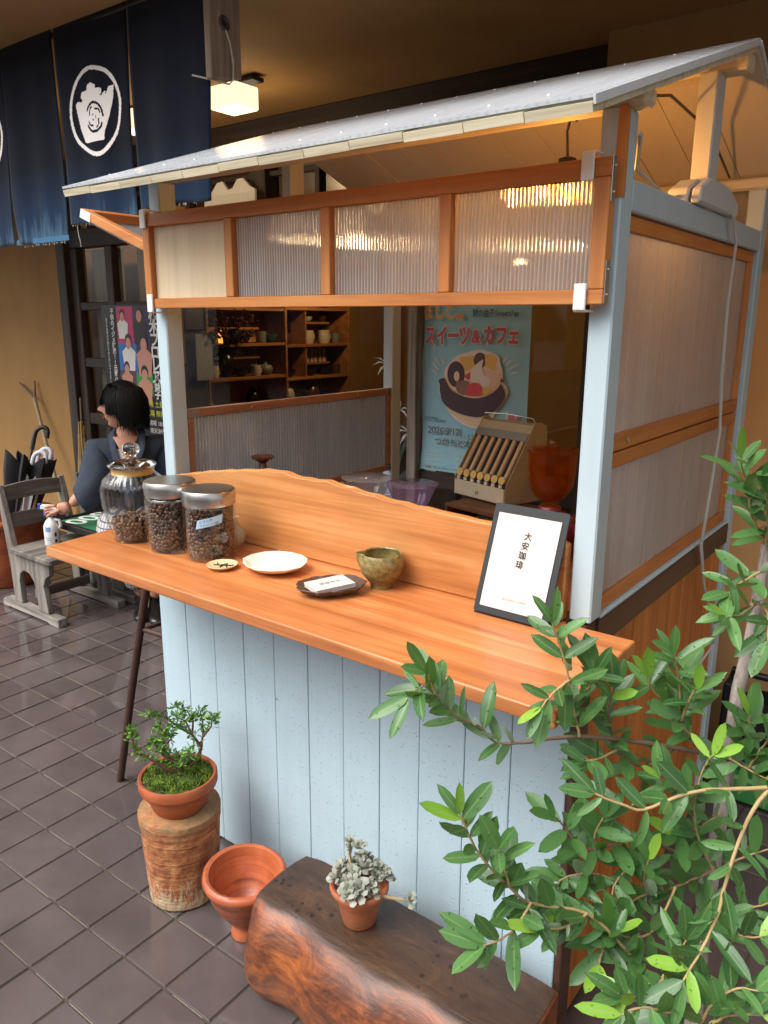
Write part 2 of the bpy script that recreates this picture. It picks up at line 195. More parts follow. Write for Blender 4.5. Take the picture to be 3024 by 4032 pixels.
def plain(name, col, rough=.6, metal=0, spec=.5, coat=0, nz=0, nzs=30, bump=0, var=0.0):
    t = MT(name); c = lin(col)
    if nz or bump:
        v = t.obj(rand=False); n = t.noise(v, nzs, 5)
        if nz: c = t.mix(n, tuple(x * (1 - nz) for x in c[:3]) + (1,), tuple(min(1, x * (1 + nz)) for x in c[:3]) + (1,))
        if bump: t.set(nrm=t.bump(n, bump, .003))
    if var:
        h = t.n('HueSaturation', {'Color': c, 'Value': t.n('MapRange', {0: t.rand(), 3: 1 - var, 4: 1 + var}).outputs[0]}); c = h.outputs[0]
    t.set(col=c, rough=rough, metal=metal, spec=spec, coat=coat); return t.m
def wood(name, dark, mid, light, axis=0, k=1.0, rough=.45, coat=0, bump=.15, stain=0, var=.12, ring=1.0, plank=0, con=0):
    t = MT(name); sc = [26 * k] * 3; sc[axis] = 1.3 * k
    v = t.obj(tuple(sc)); a = t.noise(v, 1.0 * ring, 3, .6, .6)
    sc2 = [170 * k] * 3; sc2[axis] = 5 * k; v2 = t.obj(tuple(sc2)); b = t.noise(v2, 1.0, 3, .7)
    f = t.math('ADD', t.math('MULTIPLY', a, .75), t.math('MULTIPLY', b, .25))
    c = t.ramp(f, [(.32 + con, lin(dark)), (.5, lin(mid)), (.68 - con, lin(light))])
    if plank:
        cell = t.math('FLOOR', t.math('DIVIDE', t.n('SeparateXYZ', {0: t.n('TexCoord').outputs['Object']}).outputs[1], plank)); wn = t.n('TexWhiteNoise', {'W': cell}, noise_dimensions='1D').outputs['Value']
        c = t.n('HueSaturation', {'Color': c, 'Value': t.n('MapRange', {0: wn, 3: .92, 4: 1.07}).outputs[0]}).outputs[0]
        hair = t.noise(t.obj((3, 260, 260), rand=False), 1.0, 4, .8); c = t.mix(t.n('MapRange', {0: hair, 1: .60, 2: .74, 3: 0, 4: .4}).outputs[0], c, lin(dark))
    if stain:
        w = t.noise(t.obj((5, 5, 5), rand=False), 1.0, 4, .6); c = t.mix(t.n('MapRange', {0: w, 1: .45, 2: .7, 3: 0, 4: stain}).outputs[0], c, lin(dark))
    if var: c = t.n('HueSaturation', {'Color': c, 'Value': t.n('MapRange', {0: t.rand(), 3: 1 - var, 4: 1 + var}).outputs[0]}).outputs[0]
    t.set(col=c, rough=t.n('MapRange', {0: b, 3: rough - .08, 4: rough + .12}).outputs[0], coat=coat, coatr=.15, nrm=t.bump(f, bump, .002)); return t.m
def paint(name, col, chip='#8a6a4a', rough=.42, chips=.5, drops=False):
    t = MT(name); v = t.obj((3, 3, 3)); n = t.noise(v, 2.0, 5, .6); c0 = lin(col)
    c = t.mix(n, tuple(x * .9 for x in c0[:3]) + (1,), tuple(min(1, x * 1.07) for x in c0[:3]) + (1,))
    sk = t.noise(t.obj((45, 45, 1.5)), 1.0, 4, .7); c = t.mix(t.n('MapRange', {0: sk, 1: .35, 2: .7, 3: 0, 4: .22}).outputs[0], c, tuple(x * .78 for x in c0[:3]) + (1,))
    w = t.noise(t.obj((14, 90, 30)), 1.0, 6, .75); w2 = t.noise(t.obj((2, 2, 2)), 1.5, 2)
    m = t.n('MapRange', {0: t.math('MULTIPLY', w, w2), 1: .385 + .08 * (1 - chips), 2: .41 + .08 * (1 - chips)}).outputs[0]
    c = t.mix(m, c, lin(chip))
    nb = t.bump(t.noise(t.obj((120, 120, 8)), 1.0, 3), .10, .001); r = rough
    if drops:
        vo = t.n('TexVoronoi', {'Vector': t.obj((1, 1, 1), rand=False), 'Scale': 140.0, 'Randomness': 1.0}); dd = vo.outputs['Distance']
        sel = t.n('SeparateColor', {0: vo.outputs['Color']}).outputs[0]
        zz = t.n('SeparateXYZ', {0: t.n('TexCoord').outputs['Object']}).outputs[2]
        rad = t.n('MapRange', {0: sel, 1: .2, 2: 1.0, 3: 0.0, 4: .33}).outputs[0]
        mask = t.n('MapRange', {0: t.math('SUBTRACT', rad, dd), 1: 0, 2: .16}).outputs[0]
        nb = t.bump(mask, .9, .0022, nb); r = t.mix(mask, (rough,) * 3 + (1,), (.04, .04, .04, 1))
        c = t.mix(t.math('MULTIPLY', mask, .6), c, lin('#eaf1f3'))
    t.set(col=c, rough=r, nrm=nb); return t.m
def glassy(name, tint=(1, 1, 1, 1), gl=.12, rough=.02, flute=None):
    t = MT(name); tr = t.n('BsdfTransparent', {'Color': tint}); g = t.n('BsdfGlossy', {'Color': (1, 1, 1, 1), 'Roughness': rough})
    f = t.fres(gl * .5); mx = t.n('MixShader', {0: f, 1: tr.outputs[0], 2: g.outputs[0]}); t.t.links.new(mx.outputs[0], t.out.inputs[0]); return t.m
def emit(name, col, st):
    t = MT(name); t.set(col=lin(col), emit=lin(col), emits=st, rough=.4); return t.m
def polycarb(name, axis_scale, tint=(.93, .93, .95, 1), diff=.25, clear=.2, pitch=.0065, bend=.2):
    # twin-wall sheet: vertical ribs bend the light sideways; axis_scale picks the direction across the ribs
    t = MT(name); tc = t.n('TexCoord').outputs['Object']; d = t.n('VectorMath', {0: tc, 1: axis_scale}, operation='DOT_PRODUCT').outputs['Value']
    ph = t.math('MULTIPLY', d, 2 * pi / pitch); wv = t.math('SINE', ph); rib = t.math('POWER', t.math('ABSOLUTE', t.math('SINE', t.math('MULTIPLY', ph, .5))), 10.0)
    wob = t.noise(t.obj((9, 9, 9), rand=False), 1.0, 3); strk = t.noise(t.n('Mapping', {0: tc, 'Scale': (70, 70, 2.5)}).outputs[0], 1.0, 4, .7)
    nb = t.bump(t.math('MULTIPLY', t.math('ADD', t.math('POWER', t.math('ABSOLUTE', t.math('SINE', t.math('MULTIPLY', ph, .5))), 4.0), t.math('MULTIPLY', wob, .12)), t.math('SUBTRACT', 1.0, t.n('NewGeometry').outputs['Backfacing'])), 1.0, bend * pitch)
    rf = t.n('BsdfRefraction', {'Color': tint, 'Roughness': .07, 'IOR': 1.45, 'Normal': nb}); tr = t.n('BsdfTransparent', {'Color': tint})
    df = t.n('BsdfDiffuse', {'Color': (.8, .8, .8, 1)}); tl = t.n('BsdfTranslucent', {'Color': (.85, .85, .85, 1)})
    gl = t.n('BsdfGlossy', {'Roughness': .16, 'Normal': nb, 'Color': (1, 1, 1, 1)})
    a = t.n('MixShader', {0: .5, 1: df.outputs[0], 2: tl.outputs[0]}); b = t.n('MixShader', {0: clear, 1: rf.outputs[0], 2: tr.outputs[0]})
    dm = t.math('MULTIPLY', t.math('ADD', diff * .7, t.math('MULTIPLY', rib, diff * 1.2)), t.n('MapRange', {0: strk, 1: .3, 2: .7, 3: .75, 4: 1.25}).outputs[0])
    c = t.n('MixShader', {0: dm, 1: b.outputs[0], 2: a.outputs[0]}); fr = t.fres(.05, .6)
    e = t.n('MixShader', {0: fr, 1: c.outputs[0], 2: gl.outputs[0]}); t.t.links.new(e.outputs[0], t.out.inputs[0]); return t.m
M = {}
M['counter'] = wood('counter_wood', '#97582f', '#c07641', '#d5955f', 0, 1.0, .38, .15, .12, .4, 0, plank=.062, con=.0)
M['orange'] = wood('frame_wood', '#a8622c', '#c47c3c', '#d08d4c', 0, 1.2, .5, 0, .12)
M['orange_z'] = wood('frame_wood_upright', '#a8622c', '#c47c3c', '#d08d4c', 2, 1.2, .5, 0, .12)
M['orange_dimmed'] = wood('dimmed_frame_wood', '#7d563f', '#9a6f55', '#a97f66', 1, 1.2, .55, 0, .12)  # same frame wood, with the dim light inside the stall put into its colour
M['hangwood'] = wood('weathered_brown_timber', '#4a3a30', '#75604f', '#947c68', 2, 1.0, .75, 0, .5, .25)
M['orange_y'] = wood('frame_wood_side', '#a05a28', '#bb7236', '#c98546', 1, 1.2, .5, 0, .12)
M['board'] = wood('live_edge_wood', '#9d5f2e', '#c08048', '#cf9860', 0, .8, .5, .08, .16, .35, 0, ring=1.5)
M['cedar'] = wood('cedar_boards', '#8a4a1a', '#b2682a', '#c47c36', 2, .8, .5, .05, .12)
M['brown'] = wood('brown_beam', '#39241a', '#4d3324', '#5c3f2d', 1, 1.0, .55, 0, .12)
M['dark_z'] = wood('dark_timber_upright', '#1d130d', '#2f2119', '#46352b', 2, 1.0, .6, 0, .2)
M['dark_x'] = wood('dark_timber', '#1a100b', '#2b1d15', '#3d2c22', 0, 1.0, .6, 0, .2)
M['weather'] = wood('weathered_wood', '#4d4843', '#837b73', '#a8a096', 0, 1.0, .75, 0, .5, .25)
M['weather_z'] = wood('weathered_wood_upright', '#4a4540', '#7f776f', '#a39b91', 2, 1.0, .75, 0, .5, .25)
M['weather_y'] = wood('weathered_wood_cross', '#3a342f', '#6d655d', '#948b82', 1, .8, .75, 0, .5, .25)
M['shelf'] = wood('shelf_wood', '#6a3f1c', '#8d5a2c', '#a3703c', 1, .6, .55)
M['box'] = wood('box_wood', '#4a2d18', '#6d4629', '#83583a', 0, 1.0, .5)
M['blue'] = paint('pale_blue_paint', '#b7cdd7', drops=True, chips=.36, rough=.36)
M['blue_post'] = paint('pale_blue_post_paint', '#b4c7ce', chips=.2, rough=.45)
M['grey_paint'] = paint('grey_white_paint', '#c3c8c6', chips=.3, rough=.5)
M['roof_white'] = paint('white_roof_paint', '#d8cfbd', chips=.1, rough=.55)
M['edge'] = wood('raw_board_ends', '#b7a988', '#d3c8aa', '#e0d8c0', 0, 3.0, .7, 0, .1)
M['ply'] = wood('pale_plywood', '#cdb793', '#dcc8a5', '#e3d2b3', 2, .35, .6, 0, .03, 0, 0)
M['white'] = plain('white_plastic', '#e6e6e4', .4)
M['steel'] = plain('zinc_bracket', '#b9b9b4', .35, .9, nz=.1)
M['black'] = plain('black_plastic', '#161616', .45)
M['cord'] = plain('grey_cord', '#b8b2a8', .5)
M['darkcord'] = plain('dark_cord', '#4a4238', .6)
M['inkm'] = plain('black_ink', '#262321', .7)
M['paper'] = plain('paper', '#cdbfb8', .7, nz=.03)
M['glass'] = glassy('window_glass', (.9, .92, .92, 1), .05, .01)
M['jar'] = glassy('jar_glass', (.96, .97, .96, 1), .07, .03)
M['poly'] = polycarb('ribbed_polycarbonate', (1, 0, 0), pitch=.0078, diff=.42, clear=.05)
M['poly_side'] = polycarb('ribbed_polycarbonate_side', (0, 1, 0), pitch=.006, diff=.36, clear=.08, tint=(.95, .91, .87, 1))
M['poly_left'] = polycarb('ribbed_polycarbonate_inner', (0, 1, 0), pitch=.012, diff=.22, clear=.25, tint=(.8, .8, .8, 1))
def plaster(name, col, b=.35):
    t = MT(name); v = t.obj(rand=False); a = t.noise(v, 3, 5, .6); f = t.noise(v, 60, 4, .7); c0 = lin(col)
    c = t.mix(a, tuple(x * .8 for x in c0[:3]) + (1,), tuple(min(1, x * 1.12) for x in c0[:3]) + (1,)); sm = t.noise(t.obj((2.5, 2.5, .8), rand=False), 1.0, 6, .7); c = t.mix(t.n('MapRange', {0: sm, 1: .48, 2: .75, 3: 0, 4: .45}).outputs[0], c, tuple(x * .55 for x in c0[:3]) + (1,))
    t.set(col=c, rough=.85, nrm=t.bump(t.math('ADD', t.math('MULTIPLY', a, 1.5), t.math('MULTIPLY', f, .4)), b, .008)); return t.m
M['plaster'] = plaster('tan_plaster', '#a37c48')
M['plaster2'] = plaster('tan_plaster_right', '#c29a66')
M['soffit'] = plaster('soffit_plaster', '#b58d57', .25)
def tilemat():
    t = MT('wet_brown_tile'); g = t.n('NewGeometry').outputs['Position']; pud = t.noise(t.n('Mapping', {0: g, 'Scale': (2.2, 3.0, 1)}).outputs[0], 1.0, 4, .55, .4)
    fine = t.noise(t.n('Mapping', {0: g, 'Scale': (60, 60, 60)}).outputs[0], 1.0, 4, .7); mot = t.noise(t.n('Mapping', {0: g, 'Scale': (9, 9, 9)}).outputs[0], 1.0, 4)
    wet = t.n('MapRange', {0: pud, 1: .42, 2: .56}).outputs[0]
    c = t.mix(mot, lin('#4d4544'), lin('#645a59')); c = t.n('HueSaturation', {'Color': c, 'Value': t.n('MapRange', {0: t.rand(), 3: .88, 4: 1.12}).outputs[0]}).outputs[0]
    c = t.mix(t.math('MULTIPLY', wet, .3), c, lin('#3d3433'))
    r = t.n('MapRange', {0: wet, 3: .20, 4: .05}).outputs[0]
    t.set(col=c, rough=r, spec=.8, nrm=t.bump(t.math('ADD', t.math('MULTIPLY', fine, .3), mot), t.n('MapRange', {0: wet, 3: .22, 4: .05}).outputs[0], .003)); return t.m
M['tile'] = tilemat()
M['grout'] = plain('sandy_grout', '#4b443b', .3, nz=.25, nzs=40, bump=.3)
M['asphalt'] = plain('asphalt', '#4b4a4a', .7, nz=.2, nzs=80, bump=.3)
# ------------------------------------------------------------------ ground and tiled floor
g = G(); g.add([(-60, -60, -.05), (60, -60, -.05), (60, 60, -.05), (-60, 60, -.05)], [(0, 1, 2, 3)]); struct(g, 'ground', M['asphalt'])
g = G(); g.box(-7, 4.5, -3.2, 1.6, -.05, -.0035); pav = struct(g, 'pavement', M['grout'], (0, 0, 0))
TX, TY, TP, TQ, TA = .2082, -.5918, .1518, .1545, .0115
def tile_mesh():
    bm = bmesh.new(); bmesh.ops.create_cube(bm, size=1)
    for v in bm.verts: v.co = Vector((v.co.x * (TP - .005), v.co.y * (TQ - .0055), v.co.z * .02 - .01))
    bmesh.ops.bevel(bm, geom=[e for e in bm.edges if e.verts[0].co.z > -.005 and e.verts[1].co.z > -.005], offset=.0022, segments=2, affect='EDGES')
    me = bpy.data.meshes.new('tile'); bm.to_mesh(me); bm.free(); me.materials.append(M['tile'])
    return me
tme = tile_mesh(); cand = []
for i in range(-42, 24):
    for j in range(-16, 15):
        px, py = (i + .5) * TP, (j + .5) * TQ; x = TX + cos(TA) * px - sin(TA) * py; y = TY + sin(TA) * px + cos(TA) * py
        if y > 1.5 or y < -3.1 or x < -6.8 or x > 4.4: continue
        hid = (0.02 < x < 1.25 and .02 < y) or (x > .2 and y > 0)
        cand.append((0 if (seen((x, y, 0), 150) and not hid) else 1, (Vector((x, y, 0)) - CAM).length, x, y))
cand.sort(); rest = G(); tr_ = random.Random(3)
tv = [v.co.copy() for v in tme.vertices]; tf = [tuple(p.vertices) for p in tme.polygons]
for n, (h, d, x, y) in enumerate(cand):
    dz = tr_.uniform(-.0006, .0006); rx, ry = tr_.gauss(0, .0022), tr_.gauss(0, .0022)
    if n < 300 and h == 0:
        o = bpy.data.objects.new('tile', tme); COL.objects.link(o); o.parent = pav; o.location = (x, y, dz); o.rotation_euler = (rx, ry, TA)
    else:
        Mx = Matrix.Translation((x, y, dz)) @ Matrix.Rotation(TA, 4, 'Z'); rest.add([tuple(Mx @ v) for v in tv], tf)
rest.part('tile_field', M['tile'], pav, kind='stuff')
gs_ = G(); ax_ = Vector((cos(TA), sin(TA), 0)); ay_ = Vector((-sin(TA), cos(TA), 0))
for j in range(-16, 14):      # pale strips along the rows: the sky's glint painted as colour
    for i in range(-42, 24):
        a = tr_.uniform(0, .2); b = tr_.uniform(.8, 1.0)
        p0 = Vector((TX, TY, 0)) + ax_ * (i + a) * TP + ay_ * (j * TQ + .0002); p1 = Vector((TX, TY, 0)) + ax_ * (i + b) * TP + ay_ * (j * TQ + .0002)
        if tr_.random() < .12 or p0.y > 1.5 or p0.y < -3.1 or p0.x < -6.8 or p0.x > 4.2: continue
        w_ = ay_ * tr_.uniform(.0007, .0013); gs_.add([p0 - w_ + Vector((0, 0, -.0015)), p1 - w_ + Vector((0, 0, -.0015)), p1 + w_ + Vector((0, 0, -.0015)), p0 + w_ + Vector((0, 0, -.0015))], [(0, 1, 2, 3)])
gs_.part('joint_glint', plain('painted_glint', '#877d6e', .4, nz=.3, nzs=30), pav, kind='stuff')
# ------------------------------------------------------------------ shop building
M['inwall'] = plaster('interior_plaster', '#b58b4d', .2)
M['infloor'] = plain('interior_floor', '#3a2f28', .6)
shop = thing('shop_building', 'tan plastered shop building with dark timber windows behind the stall', 'building', (-1, 1.6, 0))
G().box(-6.5, -2.9, 1.55, 1.7, -.04, 2.42).part('wall', M['plaster'], shop)
G().box(.665, 4.2, 1.40, 1.7, -.04, 2.425).part('wall', M['plaster2'], shop)
G().box(-6.5, 4.2, .62, 1.72, 2.424, 2.47).box(-6.5, 4.2, -.02, .62, 2.414, 2.47).part('soffit', M['soffit'], shop)
G().box(-6.6, 4.3, -.1, 7, 2.47, 2.62).part('roof', M['dark_x'], shop)
G().box(-3.75, 4.2, 6.2, 6.35, 0, 2.47).part('back_wall', M['inwall'], shop)
G().box(-3.75, -3.6, 1.7, 6.2, 0, 2.47).part('side_wall', M['inwall'], shop)
G().box(4.05, 4.2, 1.7, 6.2, 0, 2.47).part('side_wall', M['inwall'], shop)
G().box(-3.6, 4.05, 1.7, 6.2, 2.40, 2.46).part('ceiling', M['dark_x'], shop)
G().box(-3.6, 4.05, 1.5, 6.2, -.04, .04).part('floor_slab', M['infloor'], shop)
G().box(-2.9, .665, 1.50, 1.62, 2.335, 2.423).part('lintel', M['dark_x'], shop, .004)
G().box(-2.81, .665, 1.52, 1.60, 1.925, 2.03).part('header_beam', M['dark_x'], shop, .004)
G().box(-2.9, -2.81, 1.49, 1.63, 0, 2.334).part('jamb', M['dark_z'], shop, .004)
G().box(-1.166, -1.06, 1.51, 1.61, 2.03, 2.335).part('upper_post', M['dark_z'], shop, .003)
G().box(-.205, -.155, 1.50, 1.60, 0, 1.925).part('window_post', M['weather_z'], shop, .004)
for x0, x1 in ((-2.81, -2.735), (-2.435, -2.366), (-1.97, -1.90)):
    G().box(x0, x1, 1.525, 1.575, .05, 1.924).part('stile', M['dark_z'], shop, .004)
for k in range(7):
    x = -2.6 + k * .46
    if abs(x + 1.11) > .12: G().box(x, x + .03, 1.53, 1.58, 2.03, 2.335).part('upper_stile', M['dark_z'], shop, .002)
G().box(-2.81, .665, 1.535, 1.575, 2.17, 2.195).part('upper_rail', M['dark_x'], shop, .002)
for z0, z1 in ((1.555, 1.605), (1.207, 1.266), (.848, .919), (.05, .4)):
    G().box(-2.735, -2.435, 1.53, 1.57, z0, z1).part('rail', M['dark_x'], shop, .004)
    G().box(-2.366, -1.97, 1.53, 1.57, z0, z1).part('rail', M['dark_x'], shop, .004)
for x0, x1 in ((-1.9, -1.0), (-1.0, -.205), (-.155, .665)):
    G().box(x0, x1, 1.53, 1.58, .04, .42).part('rail', M['dark_x'], shop, .004)
G().box(-.155, .665, 1.535, 1.575, .775, .845).part('rail', M['dark_x'], shop, .004)
G().box(.60, .665, 1.50, 1.58, .42, 1.925).part('stile', M['dark_z'], shop, .004)
for x0, x1, z0, z1 in ((-2.735, -2.435, 1.605, 1.925), (-2.735, -2.435, 1.266, 1.555), (-2.735, -2.435, .919, 1.207), (-2.735, -2.435, .4, .848),
                       (-2.366, -1.97, 1.605, 1.925), (-2.366, -1.97, 1.266, 1.555), (-2.366, -1.97, .919, 1.207), (-2.366, -1.97, .4, .848),
                       (-1.9, -.205, .42, 1.925), (-.155, .60, .845, 1.925), (-.155, .6, .42, .775)):
    G().add([(x0, 1.56, z0), (x1, 1.56, z0), (x1, 1.56, z1), (x0, 1.56, z1)], [(0, 1, 2, 3)]).part('pane', M['glass'], shop)
# lace curtain and pale screen behind the left sash
t = MT('lace_curtain'); w = t.noise(t.obj((60, 60, 2), rand=False), 1.0, 3); t.set(col=t.mix(w, lin('#6b5a44'), lin('#b8a88c')), rough=.9); M['lace'] = t.m
gc = G(); gc.grid(60, 2, lambda u, v: (-2.74 + .32 * u, 1.64 + .015 * sin(u * 60) + .01 * sin(u * 23), .45 + 1.47 * v)); gc.solo('curtain', M['lace'], 'pleated pale curtain behind the left window sash', 'curtain', (-2.58, 1.64, .45), smooth=True)
G().box(-2.36, -1.98, 1.70, 1.72, 1.25, 1.95).solo('screen_panel', M['inwall'], 'plain yellowish screen inside the window above the wrestling poster', 'screen', (-2.17, 1.7, 1.25))
# white folded paper tray standing on the rail above the window
gt = G(); top_ = [(-1.445, 2.10), (-1.43, 2.115), (-1.385, 2.12), (-1.345, 2.158), (-1.305, 2.162), (-1.27, 2.12), (-1.235, 2.125), (-1.20, 2.163), (-1.16, 2.165), (-1.115, 2.125), (-1.08, 2.11)]
gt.prism([(-1.08, 2.032), (-1.445, 2.032)] + top_, lambda a, b: (a, 1.46, b), lambda a, b: (a, 1.475, b))
for k in range(30): x = -1.44 + k * .012; gt.box(x, x + .003, 1.457, 1.46, 2.035, 2.10)
gt.solo('paper_tray', M['white'], 'white pleated tray standing on the dark header above the window', 'tray', (-1.3, 1.47, 2.032), bevel=.004)
# ------------------------------------------------------------------ ceiling lamps (lit)
def ceiling_lamp(x, y, label, e):
    th = thing('ceiling_lamp', label, 'lamp', (x, y, 2.41), 'lit square lamps under the soffit')
    G().box(x - .075, x + .075, y - .065, y + .065, 2.315, 2.40).part('shade', emit('lamp_shade_glow', '#ffedc6', e), th, .006)
    G().box(x - .05, x + .14, y - .03, y + .03, 2.40, 2.415).part('bracket', M['black'], th, .002)
    ld = bpy.data.lights.new('lamp_light', 'POINT'); ld.energy = 1.6; ld.color = (1, .72, .4); ld.shadow_soft_size = .1
    lo = bpy.data.objects.new('lamp_light', ld); COL.objects.link(lo); lo.parent = th; lo.location = (0, 0, -.16)
ceiling_lamp(-.73, 1.03, 'square cream lamp glowing right of the hanging post', .62)
ceiling_lamp(-1.36, 1.04, 'square cream lamp glimpsed between two navy curtain panels', .62)
# ------------------------------------------------------------------ shop interior
un = thing('shelf_unit', 'tall open wooden shelf unit stocked with pottery inside the shop', 'shelf', (-3.3, 3.6, .04))
for y in (2.76, 3.625, 4.47): G().box(-3.36, -3.0, y - .012, y + .012, .04, 1.95).part('upright', M['shelf'], un, .002)
SH = [(2.772, 3.613, z) for z in (.45, .75, 1.035, 1.305, 1.59)] + [(3.637, 4.458, z) for z in (.45, .75, 1.0, 1.285, 1.60)]
for y0, y1, z in SH: G().box(-3.355, -3.005, y0, y1, z - .012, z + .012).part('shelf_board', M['shelf'], un, .002)
for y0, y1, z in ((2.772, 3.4, 1.20), (2.772, 3.4, 1.435), (3.9, 4.3, 1.12), (3.9, 4.3, 1.48), (3.9, 4.3, .88)): G().box(-3.355, -3.1, y0, y1, z - .01, z + .01).part('half_shelf', M['shelf'], un, .002)
G().box(-3.2, -3.02, 3.885, 3.9, 1.01, 1.58).part('divider', M['shelf'], un, .002)
G().box(-3.40, -3.362, 2.75, 4.48, .04, 1.95).part('back_board', M['inwall'], un)
pal = [plain('glaze_dark', '#1c1512', .25), plain('glaze_brown', '#4a2a18', .25), plain('glaze_cream', '#b5a789', .35), plain('glaze_grey', '#6d6a60', .4), plain('glaze_teal', '#2f4a48', .3)]
VASE = [(.03, 0), (.045, .02), (.062, .07), (.066, .1), (.055, .14), (.03, .165), (.026, .185), (.034, .195)]
BOWL = [(.03, 0), (.05, .02), (.068, .05), (.075, .075)]
MUG = [(.038, 0), (.043, .01), (.044, .06), (.044, .095)]
TEA = [(.035, 0), (.06, .03), (.065, .06), (.045, .085), (.02, .09), (.012, .1), (.016, .11)]
def pot(kind, x, y, z, mi, label, sc=1.0):
    prof = {'vase': VASE, 'bowl': BOWL, 'mug': MUG, 'teapot': TEA}[kind]; nm = {'vase': 'vase', 'bowl': 'bowl', 'mug': 'mug', 'teapot': 'teapot'}[kind]
    th = thing(nm, label, nm, (x, y, z), 'pottery on the shop shelves')
    full = [(a * sc, b * sc) for a, b in prof]
    if kind in ('bowl', 'mug'): full = full + [(a * .92, b) for a, b in full[::-1][:-1]] + [(.001, .01 * sc)]
    else: full = full + [(.001, full[-1][1])]
    G().lathe(full, (x, y, z), 20).part('body', pal[mi], th, smooth=True)
    if kind in ('mug', 'teapot'):
        G().tube([(x, y + .04 * sc + .028 * sc * sin(a), z + .05 * sc + .028 * sc * cos(a)) for a in [pi * k / 7 for k in range(8)]], .006 * sc, 6).part('handle', pal[mi], th, smooth=True)
    if kind == 'teapot': G().tube([(x, y - .05 * sc, z + .05 * sc), (x, y - .09 * sc, z + .06 * sc), (x, y - .11 * sc, z + .1 * sc)], [.016, .011, .008], 8).part('spout', pal[mi], th, smooth=True)
pot('vase', -3.18, 3.40, 1.602, 1, 'round brown jar at the top of the shop shelves, right of the red branches')
pot('vase', -3.15, 2.93, 1.447, 1, 'brown vase behind the red branches on the shop shelf', .75)
pot('mug', -3.1, 3.22, 1.317, 0, 'black mug in front of the orange glow on the shop shelf')
pot('mug', -3.1, 3.42, 1.317, 3, 'grey mug right of the black mug on the shop shelf')
pot('mug', -3.1, 2.86, 1.317, 4, 'teal mug at the left end of the mug shelf')
pot('vase', -3.12, 3.02, 1.047, 0, 'tall dark jug with a bright highlight on the lower shop shelf', 1.25)
pot('bowl', -3.1, 3.18, 1.047, 0, 'black bowl in the middle of the lower left shop shelf')
pot('teapot', -3.1, 3.46, 1.047, 3, 'grey teapot with a spout on the lower left shop shelf')
pot('mug', -3.1, 2.88, 1.047, 2, 'cream cup at the left of the lower shop shelf', 1.05)
pot('bowl', -3.1, 3.74, 1.012, 0, 'black bowl below the shop books, left of three', .9)
pot('bowl', -3.1, 4.02, 1.012, 0, 'black bowl below the shop books, middle of three', .9)
pot('bowl', -3.1, 4.24, 1.012, 0, 'black bowl below the shop books, right of three', .9)
pot('mug', -3.1, 4.0, 1.297, 2, 'cream tumbler above the shop books, left of the pair', 1.25)
pot('mug', -3.1, 4.22, 1.297, 2, 'cream tumbler above the shop books, right of the pair', 1.25)
pot('mug', -3.1, 3.72, 1.297, 1, 'brown cup at the left of the tumbler shelf')
pot('vase', -3.1, 3.72, .762, 2, 'pale bottle on the bottom visible shop shelf', 1.0)
pot('vase', -3.1, 4.05, .762, 1, 'brown bottle on the bottom visible shop shelf', 1.0)
pot('bowl', -3.1, 3.8, 1.612, 0, 'black bowl on the top board of the right shop shelf')
pot('bowl', -3.1, 4.2, 1.612, 1, 'brown bowl on the top board of the right shop shelf')
for a_ in ((('bowl', -3.1, 3.52, 1.317, 4), 'teal bowl at the right end of the mug shelf'), (('mug', -3.1, 3.05, 1.317, 3), 'grey cup left of the glowing lamp on the mug shelf'), (('bowl', -3.2, 2.86, 1.602, 0), 'black bowl at the top left of the shop shelves'), (('vase', -3.2, 3.1, 1.602, 1), 'brown vase under the red branches at the top of the shelves'),
           (('mug', -3.15, 2.85, .762, 2), 'cream cup at the left of the lowest visible shop shelf'), (('bowl', -3.1, 3.1, .762, 3), 'grey bowl on the lowest visible shop shelf'), (('vase', -3.15, 3.35, .762, 0), 'dark bottle on the lowest visible left shop shelf'), (('mug', -3.1, 4.38, 1.297, 3), 'grey cup at the right end of the tumbler shelf'), (('mug', -3.1, 4.38, 1.012, 1), 'brown cup at the right end below the shop books'),
           (('bowl', -3.12, 4.02, 1.49, 2), 'cream bowl on the half shelf above the tumblers'), (('vase', -3.12, 4.22, 1.49, 1), 'small brown vase on the half shelf above the tumblers'), (('mug', -3.05, 3.3, 1.047, 2), 'cream cup beside the black bowl on the lower shop shelf'), (('bowl', -3.15, 2.86, 1.21, 4), 'teal bowl on the half shelf above the jug'), (('mug', -3.15, 3.2, 1.21, 2), 'cream cup on the half shelf above the black bowl'), (('mug', -3.15, 3.33, 1.21, 3), 'grey cup on the half shelf above the teapot')):
    pot(*a_[0], a_[1], sc=.62 if a_[0][3] in (1.49, 1.21) else .95)
bk = [('red brown', '#8f5b4a'), ('cream', '#b7a78a'), ('dark brown', '#6b5142'), ('grey', '#a9a08d'), ('dull red', '#7d3d34'), ('ivory', '#c2b59a')]
y = 3.92; k = 0; ordn = ['first', 'second', 'third', 'fourth', 'fifth', 'sixth', 'seventh', 'eighth', 'ninth', 'tenth', 'eleventh', 'twelfth', 'thirteenth']
while y < 4.27 and k < 13:
    w_ = rnd.uniform(.022, .034); h_ = rnd.uniform(.115, .15)
    G().box(-3.3, -3.12, y, y + w_ - .001, 1.131, 1.131 + h_).solo('book', plain('book_cover', bk[k % 6][1], .6), '%s book, %s from the left in the row on the shop shelf' % (bk[k % 6][0], ordn[k]), 'book', (-3.2, y, 1.131), 'row of books in the shop'); y += w_; k += 1
